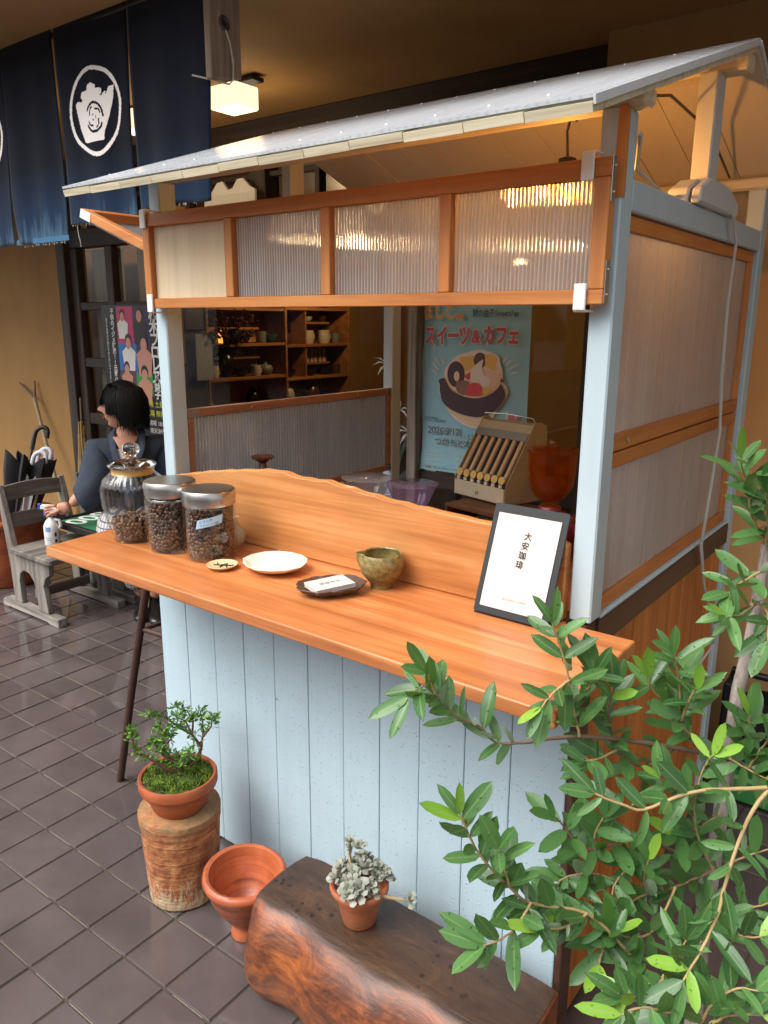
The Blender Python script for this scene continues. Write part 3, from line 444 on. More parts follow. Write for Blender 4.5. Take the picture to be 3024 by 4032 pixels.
# red branches in a vase, notice sheet, framed picture
th = thing('dried_branches', 'spray of dark red dried branches in the shop window display', 'plant', (-2.95, 2.98, 1.317))
gb = G(); gl_ = G()
for k in range(16):
    a = rnd.uniform(-1.2, 1.2); l = rnd.uniform(.15, .33); p0 = Vector((-2.95, 2.98, 1.33)); p1 = p0 + Vector((rnd.uniform(-.05, .1), sin(a) * l, cos(a) * l)); gb.tube([p0, (p0 + p1) / 2 + Vector((0, 0, .02)), p1], [.003, .002, .001], 5)
    for q in range(9):
        c = p0.lerp(p1, rnd.uniform(.45, 1)) + Vector((rnd.gauss(0, .015), rnd.gauss(0, .02), rnd.gauss(0, .02))); gl_.ball(c, rnd.uniform(.006, .014), 6, 4)
gb.part('stem', M['dark_z'], th); gl_.part('leaf_mass', plain('dried_red', '#5a1f16', .7), th, kind='stuff')
G().lathe([(.035, 0), (.045, .03), (.045, .1), (.035, .12), (.03, .12), (.001, .11)], (-2.95, 2.98, 1.317), 16).part('vase', pal[0], th, smooth=True)
gs = G().box(-2.96, -2.955, 2.60, 2.76, 1.05, 1.40); th = gs.solo('notice_sheet', plain('grey_print', '#8e8d8a', .7, nz=.3, nzs=25), 'grey printed notice sheet left of the shop shelves', 'notice', (-2.96, 2.68, 1.05))
fr_ = thing('framed_picture', 'dark framed picture leaning left of the shop shelves', 'picture', (-3.0, 2.6, 1.45))
G().box(-3.0, -2.97, 2.52, 2.70, 1.43, 1.72).part('frame', M['dark_z'], fr_, .004); G().box(-2.972, -2.968, 2.54, 2.68, 1.45, 1.70).part('canvas', plain('picture_dark', '#2a211a', .6), fr_)
G().box(-3.5, -3.0, 2.45, 2.74, .04, 1.42).solo('cabinet', M['dark_z'], 'dark cabinet standing at the left end of the shop shelves', 'cabinet', (-3.2, 2.6, .04), bevel=.004)
# lit spot lamp on the shelf and a shop pendant
sl = thing('shelf_lamp', 'small lamp glowing orange behind the black mug', 'lamp', (-3.25, 3.12, 1.317))
G().lathe([(.03, 0), (.035, .05), (.028, .1), (.001, .105)], (-3.25, 3.12, 1.317), 16).part('shade', emit('orange_glow', '#ff9a3c', 1.0), sl, smooth=True)
for n_, (x, y, e) in enumerate(((-2.2, 3.6, 19),)):
    sp = thing('pendant_lamp', ['shop pendant lamp lighting the pottery shelves', 'shop pendant lamp over the display table', 'shop pendant lamp at the right end of the shop'][n_], 'lamp', (x, y, 2.15))
    G().lathe([(.02, .12), (.09, .02), (.1, 0), (.09, .0), (.02, .1)], (x, y, 2.15), 20).part('shade', M['black'], sp, smooth=True)
    G().ball((x, y, 2.15), .035).part('bulb', emit('warm_bulb', '#ffd9a0', 8), sp, smooth=True); G().tube([(x, y, 2.26), (x, y, 2.41)], .004, 6).part('cord', M['black'], sp)
    ld = bpy.data.lights.new('pendant_light', 'POINT'); ld.energy = e; ld.color = (1, .66, .34); ld.shadow_soft_size = .08
    lo = bpy.data.objects.new('pendant_light', ld); COL.objects.link(lo); lo.parent = sp; lo.location = (0, 0, -.08)
# display table with trays right of the poster, lily by the window
dt = thing('display_table', 'low dark display table seen through the glass beside the blue poster', 'table', (.45, 2.5, .04))
G().box(-.4, 1.6, 2.1, 2.9, .70, .74).part('table_top', M['dark_x'], dt, .003)
for x, y in ((-.35, 2.15), (1.55, 2.15), (-.35, 2.85), (1.55, 2.85)): G().box(x - .03, x + .03, y - .03, y + .03, .04, .70).part('leg', M['dark_z'], dt, .002)
for k, (x, y, w_) in enumerate(((.15, 2.3, .3), (.5, 2.45, .26), (.75, 2.25, .28))):
    G().box(x, x + w_, y, y + .2, .741, .80).solo('wooden_tray', wood('tray_wood%d' % k, '#7b6236', '#a58a52', '#b89c64', 0, .8, .6), ['shallow wooden tray on the display table nearest the poster', 'shallow wooden tray in the middle of the display table', 'shallow wooden tray at the right of the display table'][k], 'tray', (x, y, .741), 'trays on the display table', bevel=.003)
ly = thing('lily', 'white spider lily blooms inside the window beside the back post', 'flower', (-.55, 1.75, .04))
gsx = G(); pet = G(); bud = G()
for (x, z) in ((-.50, 1.30), (-.53, 1.10), (-.67, 1.05), (-.42, 1.08), (-.36, .98)):
    gsx.tube([(-.55, 1.78, .6), (-.54, 1.77, .85), (x, 1.75, z)], .004, 6)
    for k in range(6):
        a = k * pi / 3 + .3; d = Vector((cos(a), -.3, sin(a) * .45)).normalized(); s_ = Vector((-sin(a), 0, cos(a) * .5)) * .008
        c = Vector((x, 1.745, z)); e_ = c + d * .075; m_ = c + d * .04 + Vector((0, 0, .012)); pet.add([c, m_ + s_, e_, m_ - s_], [(0, 1, 2, 3)])
for k in range(9):
    a = rnd.uniform(-1.1, 1.1); e_ = Vector((-.55 + sin(a) * .3, 1.76, .7 + cos(a) * .35)); pet2 = e_ - Vector((-.55, 1.78, .62)); s_ = Vector((cos(a), 0, -sin(a))) * .02
    bud.add([(-.55, 1.78, .62), Vector((-.55, 1.78, .62)) + pet2 * .5 + s_, e_, Vector((-.55, 1.78, .62)) + pet2 * .5 - s_], [(0, 1, 2, 3)])
gsx.part('stem', plain('lily_green', '#4d6a38', .5), ly); pet.part('petal_mass', plain('lily_white', '#e8e6dc', .6), ly, kind='stuff'); bud.part('leaf_mass', plain('lily_leaf', '#2f4a2a', .5), ly, kind='stuff')
G().lathe([(.05, 0), (.07, .1), (.075, .3), (.05, .5), (.045, .56), (.001, .5)], (-.55, 1.78, .04), 18).part('vase', pal[0], ly, smooth=True)
# ------------------------------------------------------------------ posters on the shop front
def smoothloop(p, n=4):
    out = []
    for i in range(len(p)):
        a, b, c, d = [Vector(p[(i + k) % len(p)]) for k in (-1, 0, 1, 2)]
        for q in range(n):
            t = q / n; out.append(tuple(.5 * ((2 * b) + (c - a) * t + (2 * a - 5 * b + 4 * c - d) * t * t + (3 * b - a - 3 * c + d) * t ** 3)))
    return out
XP, ZP = Vector((1, 0, 0)), Vector((0, 0, 1))
def flat(pts, y, mat, parent, name='print'):
    return G().add([(x, y, z) for x, z in pts], [tuple(range(len(pts)))]).part(name, mat, parent)
po = thing('event_poster', 'light blue event poster with a bowl of sweets on the shop window', 'poster', (.1, 1.545, .85))
pb = MT('poster_blue'); pb.set(col=lin('#9ad0e3'), rough=.35); pc = {k: plain('print_' + k, c, .4) for k, c in dict(white='#e6ded6', dark='#4a3138', cream='#e9d3b0', brown='#5b4038', yellow='#e2bb62', red='#d04a4e', pink='#c95568', tan='#8a6a58', peach='#e3c4ac', teal='#3f8fa6', navy='#2f4c5c').items()}
gp = G(); x0, x1, z0, z1 = -.153, .362, .855, 1.585
gp.grid(10, 20, lambda u, v: (x0 + (x1 - x0) * u + (.006 * sin(v * 9) if u < .05 else 0), 1.546 - .010 * max(0, .25 - v) * (1 - u) * 4, z0 + (z1 - z0) * v)); gp.part('sheet', pb.m, po, smooth=True)
PL = DATA['POSTER']; oy = 1.5355
for i_, (k, c) in enumerate((('halo', 'white'), ('base', 'cream'), ('inner', 'cream'), ('cake_a', 'yellow'), ('donut_b', 'brown'), ('cake_b', 'yellow'), ('donut', 'dark'), ('hole', 'cream'), ('stripe', 'red'), ('cake_c', 'peach'), ('soft', 'white'), ('whip', 'white'), ('cookie', 'tan'), ('cheese', 'yellow'), ('berry', 'red'), ('disc', 'pink'))):
    flat(smoothloop(PL[k]) if k in ('halo', 'base', 'inner', 'soft', 'berry', 'cookie') else PL[k], oy - .0003 * i_, pc[c], po)
bw = PL['bowl']; flat(smoothloop([bw[i] for i in range(12)])[:45] + smoothloop(PL['inner'])[4:27][::-1], oy - .0062, pc['dark'], po)
for k in ('r1', 'r2', 'r3', 'r4', 'r5', 'r6', 'r7', 'r8', 'bar'): flat(PL[k], oy, pc['white'], po)
def lay(s, size, x, z, fill, off=.010, edge=None, vs=1.0):
    text(s, size, pc['white'], po, (x, oy, z), XP, ZP, offset=off * size * 9, vs=vs)
    if edge: text(s, size, pc[edge], po, (x, oy - .0004, z), XP, ZP, offset=off * size * 4.2, vs=vs)
    text(s, size, pc[fill], po, (x, oy - .0008, z), XP, ZP, offset=off * size * 2.4, vs=vs)
lay('ましこ', .055, -.065, 1.515, 'yellow', .009, 'brown', 1.25); lay('de', .042, .038, 1.508, 'yellow', .009, 'brown')
lay('スイーツ', .057, -.022, 1.412, 'pink', .010, 'dark', 1.45); lay('&', .062, .118, 1.416, 'pink', .010, 'dark', 1.15); lay('カフェ', .056, .236, 1.418, 'pink', .010, 'dark', 1.4)
lay('夏の益子SweetsFes', .026, .205, 1.522, 'teal', .008, 'navy', 1.3)
lay('2026.9.12', .042, -.03, 1.022, 'teal', .010, 'navy'); text('（土）11:00-16:00', .026, pc['navy'], po, (.16, oy, 1.012), XP, ZP)
lay('つかもと本館 駐車場', .038, .10, .975, 'teal', .010, 'navy')
text('arome farm\ncafe la maman\ncafe novel\nsunnyspot\nmytsuka\nDonuts', .017, pc['white'], po, (-.125, oy, .935), XP, ZP, align='LEFT', line=1.25)
text('もこ一屋\nはいいろ カフェ\nケーキと焼き菓子\ntantaka\ntomoi\nsoulanya334', .017, pc['white'], po, (.03, oy, .935), XP, ZP, align='LEFT', line=1.25)
text('主催：ましこdeスイーツ＆カフェ実行委員会', .014, pc['navy'], po, (.02, oy - .003, .866), XP, ZP)
text('出店者情報は\nインスタグラムで随時更新中', .012, pc['navy'], po, (-.095, oy, 1.085), XP, ZP)
text('入場\n無料', .018, pc['white'], po, tuple(Vector((sum(p[0] for p in PL['disc']) / 28, oy - .006, sum(p[1] for p in PL['disc']) / 28))), XP, ZP)
# wrestling poster
wp = thing('wrestling_poster', 'black wrestling poster with bright fighters behind the seated person', 'poster', (-2.2, 1.515, .78))
wx0, wx1, wz0, wz1 = -2.50, -1.935, .76, 1.585; wy = 1.518
G().box(wx0, wx1, wy, wy + .002, wz0, wz1).part('sheet', plain('poster_black', '#0e0d0e', .35), wp)
def wq(a, b, c, d, col, dy): flat([(wx0 + a * .565, wz0 + b * .825), (wx0 + c * .565, wz0 + b * .825), (wx0 + c * .565, wz0 + d * .825), (wx0 + a * .565, wz0 + d * .825)], wy - dy, plain('poster_ink', col, .4, nz=.35, nzs=18), wp)
wq(.27, .72, .55, .99, '#c22a68', .001); wq(.55, .66, .82, .99, '#2c1b48', .001); wq(.27, .53, .58, .73, '#2a6fb8', .0012); wq(.58, .52, .82, .68, '#3b2a3e', .0012); wq(.27, .40, .55, .54, '#5b3a4e', .0014); wq(.55, .37, .83, .53, '#2f9a44', .0014)
wsk = plain('poster_skin', '#c98f7a', .4); whr = plain('poster_hair', '#15100f', .4); ww = plain('poster_white', '#e4e2de', .4); wyel = plain('poster_yellow', '#cfd23a', .4)
def figure(cx, cz, s_, body, dy):
    X_ = wx0 + cx * .565; Z_ = wz0 + cz * .825
    E = lambda a, b, rx, rz: [(X_ + (a + rx * cos(q)) * s_, Z_ + (b + rz * sin(q)) * s_) for q in [2 * pi * k / 20 for k in range(20)]]
    flat([(X_ - .05 * s_, Z_ - .14 * s_), (X_ + .05 * s_, Z_ - .14 * s_), (X_ + .065 * s_, Z_ - .03 * s_), (X_ + .02 * s_, Z_), (X_ - .02 * s_, Z_), (X_ - .065 * s_, Z_ - .03 * s_)], wy - dy, body, wp)
    flat(E(0, .035, .032, .04), wy - dy - .0003, whr, wp); flat(E(0, .018, .026, .034), wy - dy - .0006, wsk, wp)
figure(.37, .90, .8, ww, .002); figure(.66, .90, 1.0, whr, .0024); figure(.45, .71, 1.0, ww, .0028); figure(.71, .70, 1.15, wsk, .0032); figure(.40, .53, .85, wsk, .0036); figure(.70, .49, 1.05, wsk, .004)
text(vcol('栃木プロレス'), .088, ww, wp, (wx1 - .055, wy - .006, wz1 - .085), XP, ZP, line=.80, offset=.003)
text('in', .055, ww, wp, (wx1 - .055, wy - .006, wz0 + .40), XP, ZP, offset=.002); text('益\n子', .055, ww, wp, (wx1 - .055, wy - .006, wz0 + .34), XP, ZP, line=.8, offset=.002)
text(vcol('子供のイジメ撲滅!!元気ハツラツ'), .036, ww, wp, (wx0 + .115, wy - .006, wz1 - .05), XP, ZP, line=.92, offset=.001)
text(vcol('益子の未来の子供たちのために今できることを'), .021, ww, wp, (wx0 + .055, wy - .006, wz1 - .09), XP, ZP, line=.95)
text('会場 土蔵前', .042, wyel, wp, (wx1 - .075, wy - .006, wz0 + .245), XP, ZP); text('入場 無料', .042, wyel, wp, (wx1 - .09, wy - .006, wz0 + .19), XP, ZP)
text('開場 18:00', .036, ww, wp, (wx1 - .075, wy - .006, wz0 + .135), XP, ZP); text('雨天決行', .034, ww, wp, (wx1 - .08, wy - .006, wz0 + .09), XP, ZP)
# ------------------------------------------------------------------ noren curtain, hanging post
def clothmat():
    t = MT('indigo_cloth'); tc = t.n('TexCoord').outputs['Object']; z = t.n('SeparateXYZ', {0: tc}).outputs[2]
    st = t.noise(t.n('Mapping', {0: tc, 'Scale': (60, 60, 5)}).outputs[0], 1.0, 5, .7); bl = t.noise(t.n('Mapping', {0: tc, 'Scale': (9, 9, 6)}).outputs[0], 1.0, 4)
    fade = t.n('MapRange', {0: z, 1: 0.0, 2: .3, 3: .85, 4: 0.0}).outputs[0]
    f = t.math('MULTIPLY', fade, t.math('ADD', t.math('MULTIPLY', st, .9), t.math('MULTIPLY', bl, .5)))
    c = t.ramp(f, [(.1, lin('#0a0f1c')), (.45, lin('#152a43')), (.8, lin('#557890'))])
    wv = t.noise(t.n('Mapping', {0: tc, 'Scale': (500, 500, 500)}).outputs[0], 1.0, 2)
    t.set(col=c, rough=.95, spec=.15, sheen=.1, nrm=t.bump(wv, .25, .001)); return t.m
M['indigo'] = clothmat(); M['emblem'] = plain('emblem_white', '#f2eae3', .9, spec=.1)
NY = .28
nr = thing('noren_curtain', 'navy split doorway curtain with white teapot crests hanging under the eave', 'curtain', (-.6, NY, 1.77))
def cloth_y(x, z): return NY + (.006 * sin(x * 14 + 1) + .004 * sin(x * 37)) * min(1, (2.42 - z) * 2.2) + .003 * sin(z * 9 + x * 5)
pr = random.Random(5)
for k, (a, b, zb) in enumerate(((-1.47, -1.103, 1.765), (-1.108, -.768, 1.762), (-.758, -.372, 1.812), (-.366, -.010, 1.835))):
    def fn(u, v, a=a, b=b, zb=zb, k=k):
        z = zb + (2.418 - zb) * v; op = max(0, 2.28 - z); xl = a + (.020 * op * (1 + .5 * sin(z * 11 + k))); xr = b - (.026 * op * (1 + .4 * sin(z * 8 + 2 * k)))
        if k == 1: xl += .045 * max(0, (1.95 - z) / .2) ** 2 * .6
        x = xl + (xr - xl) * u; zz = z + .004 * sin(u * 9 + k) * (1 - v)
        return (x, cloth_y(x, z), zz)
    cp_ = G(); cp_.grid(30, 44, fn); cpo = cp_.part('cloth_panel', M['indigo'], nr, smooth=True); md = cpo.modifiers.new('t', 'SOLIDIFY'); md.thickness = .0016
gh = G(); gh.grid(24, 3, lambda u, v: (-1.11 + .345 * u, NY - .004, 1.765 + .018 * v)); hm = gh.part('hem', plain('faded_hem', '#3b6684', .95, nz=.3, nzs=60), nr)
for i_ in range(46):   # frayed threads at the bottom edges
    pass
fr = G()
for a, b, zb in ((-1.06, -.79, 1.762), (-.74, -.40, 1.812), (-.34, -.02, 1.835)):
    for k in range(34):
        x = pr.uniform(a, b); fr.tube([(x, NY - .002, zb + .002), (x + pr.gauss(0, .003), NY - .003, zb - pr.uniform(.002, .008))], .0006, 3)
x = -.715; fr.tube([(x, NY, 1.815), (x + .004, NY, 1.78), (x + .012, NY, 1.755), (x + .012, NY, 1.74)], .0012, 4)
fr.part('fringe', plain('thread', '#b9b6a8', .9), nr, kind='stuff')
G().tube([(-1.6, NY + .008, 2.40), (.06, NY + .008, 2.40)], .009, 10).part('rod', M['dark_x'], nr, smooth=True)
def inside(p, poly):
    x, y = p; r = False; j = len(poly) - 1
    for i in range(len(poly)):
        if (poly[i][1] > y) != (poly[j][1] > y) and x < (poly[j][0] - poly[i][0]) * (y - poly[i][1]) / (poly[j][1] - poly[i][1]) + poly[i][0]: r = not r
        j = i
    return r
ring = smoothloop(DATA['RING']); cx = sum(p[0] for p in ring) / len(ring); cz = sum(p[1] for p in ring) / len(ring)
ring_in = [(cx + (x - cx) * .93, cz + (z - cz) * .93) for x, z in ring]; ringo = [(cx + (x - cx) * 1.03, cz + (z - cz) * 1.03) for x, z in ring]
fcx, fcz = sum(p[0] for p in DATA['FLOWER']) / 5, sum(p[1] for p in DATA['FLOWER']) / 5
def crest(x, z):
    dx, dz = x - fcx, z - fcz; d = sqrt(dx * dx + dz * dz); a = math.atan2(dz, dx)
    if .038 < d < .046 and not (2.6 < a or a < -2.7) and not (-.5 < a < -.1): return False
    q = .024 + .008 * abs(sin(2 * a + .78)); 
    if abs(d - q) < .0028 and d > .012 and cos(4 * a) < .55: return False
    if .007 < d < .011 and cos(a * 3) > .1: return False
    return True
def emblem(dx0):
    e = G(); st = .0028; n = int(.32 / st)
    for i in range(n):
        for j in range(n):
            x = cx - .16 + i * st; z = cz - .16 + j * st; c = (x + st / 2, z + st / 2)
            if (inside(c, ringo) and not inside(c, ring_in)) or (inside(c, DATA['POT']) and crest(*c)):
                e.add([(x + dx0 + q * st, cloth_y(x + dx0 + q * st, z + w * st) - .0026, z + w * st) for q, w in ((0, 0), (1, 0), (1, 1), (0, 1))], [(0, 1, 2, 3)])
    e.part('emblem', M['emblem'], nr)
emblem(0); emblem(-.72)
hp = thing('hanging_post', 'weathered square timber post ending in mid-air beside the navy curtain', 'post', (.01, .31, 2.15))
G().prism([(-.006, .259), (.021, .257), (.021, .371), (-.006, .373)], lambda a, b: (a, b, 2.137 + (b - .257) * .2), lambda a, b: (a, b, 2.414)).part('timber', M['hangwood'], hp, .004)
G().tube([(.024, .312, 2.268), (.0245, .325, 2.24), (.0245, .335, 2.19), (.023, .333, 2.15), (.01, .33, 2.14), (-.012, .27, 2.145), (-.05, .25, 2.155)], .0025, 6).part('rope', plain('twine', '#a89c86', .9), hp, smooth=True)
G().lathe([(.001, .0), (.010, .0), (.013, .004), (.018, .0015), (.020, 0)], (.0212, .31, 2.285), 18, M=Matrix.Rotation(R(90), 4, 'Y')).part('knot', M['dark_z'], hp, smooth=True)

# ------------------------------------------------------------------ house across the street (mirrored in the shop glass)
oh = thing('street_house', 'long timber house across the street behind the viewer, mirrored in the glass', 'house', (0, -11, -.05))
G().box(-16, 16, -14, -11, -.05, 3.4).part('wall', plain('dark_boarding', '#4a4038', .8, nz=.2, nzs=3), oh)
G().prism([(-10.4, 3.4), (-14.6, 3.4), (-14.6, 3.6), (-12.5, 4.7), (-10.4, 3.6)], lambda a, b: (-16.5, a, b), lambda a, b: (16.5, a, b)).part('roof', plain('grey_roof_tiles', '#55565a', .6, nz=.2, nzs=6), oh)
for k in range(9):
    x = -14 + k * 3.3; w = G().box(x, x + 1.7, -11.0, -10.96, .9, 2.3).part('window', M['dark_x'], oh); G().box(x + .08, x + 1.62, -10.958, -10.95, .98, 2.22).part('pane', plain('house_pane', '#77818a', .15), w)

# parked white van and a yellow banner in the street, seen only as reflections beside the blue poster
vn = thing('parked_van', 'small white van parked across the street, mirrored right of the poster', 'van', (-4.6, -8, -.05)); vw = plain('van_white', '#dcdedd', .3); vg = plain('van_glass', '#1d2226', .1)
G().prism([(-6.2, .25), (-2.95, .25), (-2.9, .9), (-3.2, 1.15), (-3.7, 1.85), (-6.15, 1.9), (-6.25, 1.1)], lambda a, b: (a, -8.7, b), lambda a, b: (a, -7.3, b)).part('body', vw, vn, .06, seg=3)
for pts in ([(-3.35, 1.2), (-3.78, 1.75), (-4.4, 1.75), (-4.4, 1.2)], [(-4.5, 1.2), (-4.5, 1.75), (-5.2, 1.75), (-5.2, 1.2)], [(-5.3, 1.2), (-5.3, 1.75), (-6.0, 1.75), (-6.0, 1.2)]):
    G().prism(pts, lambda a, b: (a, -7.3, b), lambda a, b: (a, -7.285, b)).part('window', vg, vn)
for x in (-3.5, -5.6):
    w_ = G().tube([(x, -7.45, .22), (x, -7.27, .22)], .27, 24).part('wheel', M['black'], vn, smooth=True); G().tube([(x, -7.28, .22), (x, -7.262, .22)], .15, 16).part('rim', M['steel'], w_, smooth=True)
bn = thing('banner_flag', 'tall yellow banner flag across the street, mirrored in the glass', 'banner', (-3.0, -6.2, -.05))
G().tube([(-3.0, -6.2, -.05), (-3.0, -6.2, 2.4)], .015, 8).part('pole', M['steel'], bn, smooth=True); G().grid(6, 12, lambda u, v: (-2.98 + .45 * u, -6.2 + .03 * sin(u * 5 + v * 3), .6 + 1.75 * v)).part('cloth', plain('yellow_cloth', '#d8a52a', .8), bn, smooth=True)
# ------------------------------------------------------------------ coffee stall
st = thing('coffee_stall', 'small pale blue wooden coffee stall with a gabled roof under the eave', 'stall', (.65, .5, 0))
XL, XR, PW = .0447, 1.2892, .0427; YF, YB, PD = .008, 1.0, .053
for x in (XL, XR - PW):
    G().box(x, x + PW, YF, YF + PD, .95, 1.838).part('post', M['blue_post'], st, .003)
    G().box(x, x + PW, YB, YB + PD, .0, 1.838).part('post', M['blue_post'], st, .003)
    G().box(x + .002, x + PW - .002, .49, .55, 1.73, 2.0).part('king_post', M['grey_paint'], st, .003)
    G().box(x + .003, x + PW - .001, YF + PD, YB, 1.6835, 1.7347).part('tie_beam', M['blue_post'], st, .003)
G().box(XR - .013, XR + .0015, YF - .0015, YF + .012, 1.70, 1.838).part('raw_strip', M['orange_z'], st)
for x0, x1 in ((XR - PW - .012, XR - .012), (XR - .006, XR + .014)):
    G().prism([(.39, 1.735), (.69, 1.735), (.685, 1.765), (.60, 1.79), (.46, 1.79), (.40, 1.765)], lambda a, b, x0=x0: (x0, a, b), lambda a, b, x1=x1: (x1, a, b)).part('king_post_block', M['grey_paint'], st, .004)
for y, z0, z1 in ((.035, 1.838, 1.868), (1.025, 1.838, 1.868)):
    G().box(.02, 1.318, y - .025, y + .025, z0, z1).part('purlin', M['edge'], st, .006)
G().box(.03, 1.337, .515, .565, 2.0, 2.034).part('ridge_beam', M['edge'], st, .004)
G().box(XL + PW, XR - PW, YB + .01, YB + .04, 1.69, 1.735).part('back_beam', M['blue_post'], st, .003)
M['trimw'] = paint('white_trim_paint', '#d5dadb', chips=.35, rough=.5)
# roof: boards running up the slope, clear sheet screwed on top
EY, EZ, RY, RZ = -.2, 1.783, .54, 2.036
def roof_pt(s, x, t, lift):     # s=+1 front slope, -1 back slope; t 0 eave, 1 ridge
    y = EY + (RY - EY) * t; z = EZ + (RZ - EZ) * t; n = Vector((0, -(RZ - EZ), RY - EY)).normalized() * lift
    y, z = y + n.y, z + n.z
    return (x, y if s > 0 else 2 * RY - y, z)
joints = [.005, .113, .228, .339, .442, .552, .663, .779, .885, .998, 1.112, 1.216, 1.322]
for s in (1, -1):
    for k in range(12):
        a, b = joints[k] + .0008, joints[k + 1] - .0008; k1 = 1.018 if k == 11 else 1
        dz = rnd.uniform(-.0015, .0015); b2 = b * k1
        vs = [roof_pt(s, a, 0, dz), roof_pt(s, b, 0, dz), roof_pt(s, b2, 1, dz), roof_pt(s, a, 1, dz), roof_pt(s, a, 0, .014 + dz), roof_pt(s, b, 0, .014 + dz), roof_pt(s, b2, 1, .014 + dz), roof_pt(s, a, 1, .014 + dz)]
        g = G(); g.add(vs, [(0, 3, 2, 1)], 0); g.add(vs, [(4, 5, 6, 7), (0, 1, 5, 4), (1, 2, 6, 5), (3, 0, 4, 7), (2, 3, 7, 6)], 1)
        g.part('roof_board', [M['roof_white'], M['edge']], st)
t = MT('clear_roof_sheet'); v = t.obj((1, 1, 1), rand=False); pol = t.n('BsdfTransparent', {'Color': (.9, .92, .95, 1)})
cor = t.math('SINE', t.math('MULTIPLY', t.n('SeparateXYZ', {0: v}).outputs[0], 420)); nb = t.bump(t.math('ADD', cor, t.noise(v, 14, 3)), .25, .0012)
gls = t.n('BsdfGlossy', {'Roughness': .22, 'Normal': nb, 'Color': (1, 1, 1, 1)}); rb_ = t.math('POWER', t.math('ABSOLUTE', t.math('SINE', t.math('MULTIPLY', t.n('SeparateXYZ', {0: v}).outputs[0], 190))), 6.0); st_ = t.noise(t.n('Mapping', {0: v, 'Scale': (14, 1.2, 1.2)}).outputs[0], 1.0, 5, .7); dif = t.n('BsdfDiffuse', {'Color': t.mix(t.math('ADD', t.math('MULTIPLY', rb_, .45), t.n('MapRange', {0: st_, 1: .45, 2: .75, 3: 0, 4: .6}).outputs[0]), (.78, .81, .85, 1), (.50, .53, .57, 1))}); m1 = t.n('MixShader', {0: .72, 1: pol.outputs[0], 2: dif.outputs[0]}); m2 = t.n('MixShader', {0: t.fres(.06, .6), 1: m1.outputs[0], 2: gls.outputs[0]}); t.t.links.new(m2.outputs[0], t.out.inputs[0]); M['sheet'] = t.m
for s in (1, -1):
    vs = [roof_pt(s, .004, .002, l) for l in (.0175, .0235)]; g = G()
    P = [roof_pt(s, x, t_, l) for l in (.0175, .0225) for x, t_ in ((.003, .004), (1.323, .004), (1.346, 1.0), (.003, 1.0))]
    g.add(P, [(0, 3, 2, 1), (4, 5, 6, 7), (0, 1, 5, 4), (1, 2, 6, 5), (2, 3, 7, 6), (3, 0, 4, 7)]); sh = g.part('roof_sheet', M['sheet'], st)
    if s == 1:
        for k in range(13):
            for t_ in (.14, .9):
                x = .05 + k * .105 + (.03 if t_ == .5 else 0)
                if x < 1.3:
                    c = roof_pt(1, x, t_, .0235); G().lathe([(.0026, 0), (.0024, .0012), (.0015, .002), (.001, .0021)], c, 10, M=Matrix.Rotation(R(18.9), 4, 'X')).part('roof_screw', M['white'], st, smooth=True)
    e0, e1 = (1.3225, 1.3265); P = [roof_pt(s, x + (.0235 if t_ else 0), t_, l) for l in (.009, .0215) for x, t_ in ((e0, 0), (e1, 0), (e1, 1), (e0, 1))]
    G().add(P, [(0, 3, 2, 1), (4, 5, 6, 7), (0, 1, 5, 4), (1, 2, 6, 5), (2, 3, 7, 6), (3, 0, 4, 7)]).part('gable_trim', M['trimw'], st)
# front boards, cedar side boards
xs = [-.012, .106, .225, .342, .456, .574, .689, .801, .914, 1.033, 1.144, 1.268]
for a, b in zip(xs, xs[1:]): G().box(a + .0007, b - .0007, rnd.uniform(-.0012, .0), .012, .012, .918).part('front_board', M['blue'], st, .0026, seg=2)
G().box(-.01, 1.266, .0125, .03, .0, .9).part('front_backing', M['dark_x'], st)
G().box(1.2685, 1.283, .0, .056, .0, .944).part('corner_post', M['brown'], st, .002)
ys = [.058, .175, .292, .409, .529, .64, .759, .879, .998]
for a, b in zip(ys, ys[1:]): G().box(1.262, 1.2785 + rnd.uniform(0, .001), a + .0018, b - .0018, .01, .89).part('side_board', M['cedar'], st, .004, seg=2)
G().box(1.25, 1.2615, .058, .998, .0, .885).part('side_backing', M['dark_x'], st)
G().box(1.255, 1.291, .057, .999, .885, .944).part('side_rail', M['brown'], st, .003)
G().box(1.25, 1.289, .062, .999, .9445, .953).part('sill', M['blue_post'], st, .002)
G().box(-.01, .03, .06, .998, .0, .93).part('left_wall', M['brown'], st, .002)
G().box(.03, 1.25, .97, .998, .0, .82).part('back_wall', M['brown'], st, .002)
G().box(.088, 1.246, .0065, .058, .9215, .947).part('front_rail', M['brown'], st)
# ---- hanging transom window with ribbed panes
tw_ = thing('hanging_window', 'orange wooden window frame with ribbed clear panes hung across the stall front', 'window', (.67, -.02, 1.53))
a0, a1, y0, y1, z0, z1 = .0574, 1.2836, -.027, -.004, 1.529, 1.758
G().box(a0, a1, y0, y1, z0, z0 + .024).part('bottom_rail', M['orange'], tw_, .0015)
G().box(a0, a1, y0, y1, z1 - .03, z1).part('top_rail', M['orange'], tw_, .0015)
for a, b in ((a0, a0 + .026), (.362, .388), (.660, .685), (.956, .981), (a1 - .027, a1)):
    G().box(a, b, y0 - .0006, y1 + .0005, z0 + .0245, z1 - .0305).part('mullion', M['orange_z'], tw_, .0015)
for k, (a, b) in enumerate(((.0845, .361), (.3885, .659), (.6855, .955), (.9815, 1.256))):
    if k == 0: G().box(a, b, -.012, -.008, z0 + .025, z1 - .031).part('plywood_pane', M['ply'], tw_)
    else: G().box(a, b, -.013, -.008, z0 + .025, z1 - .031).part('pane', M['poly'], tw_)
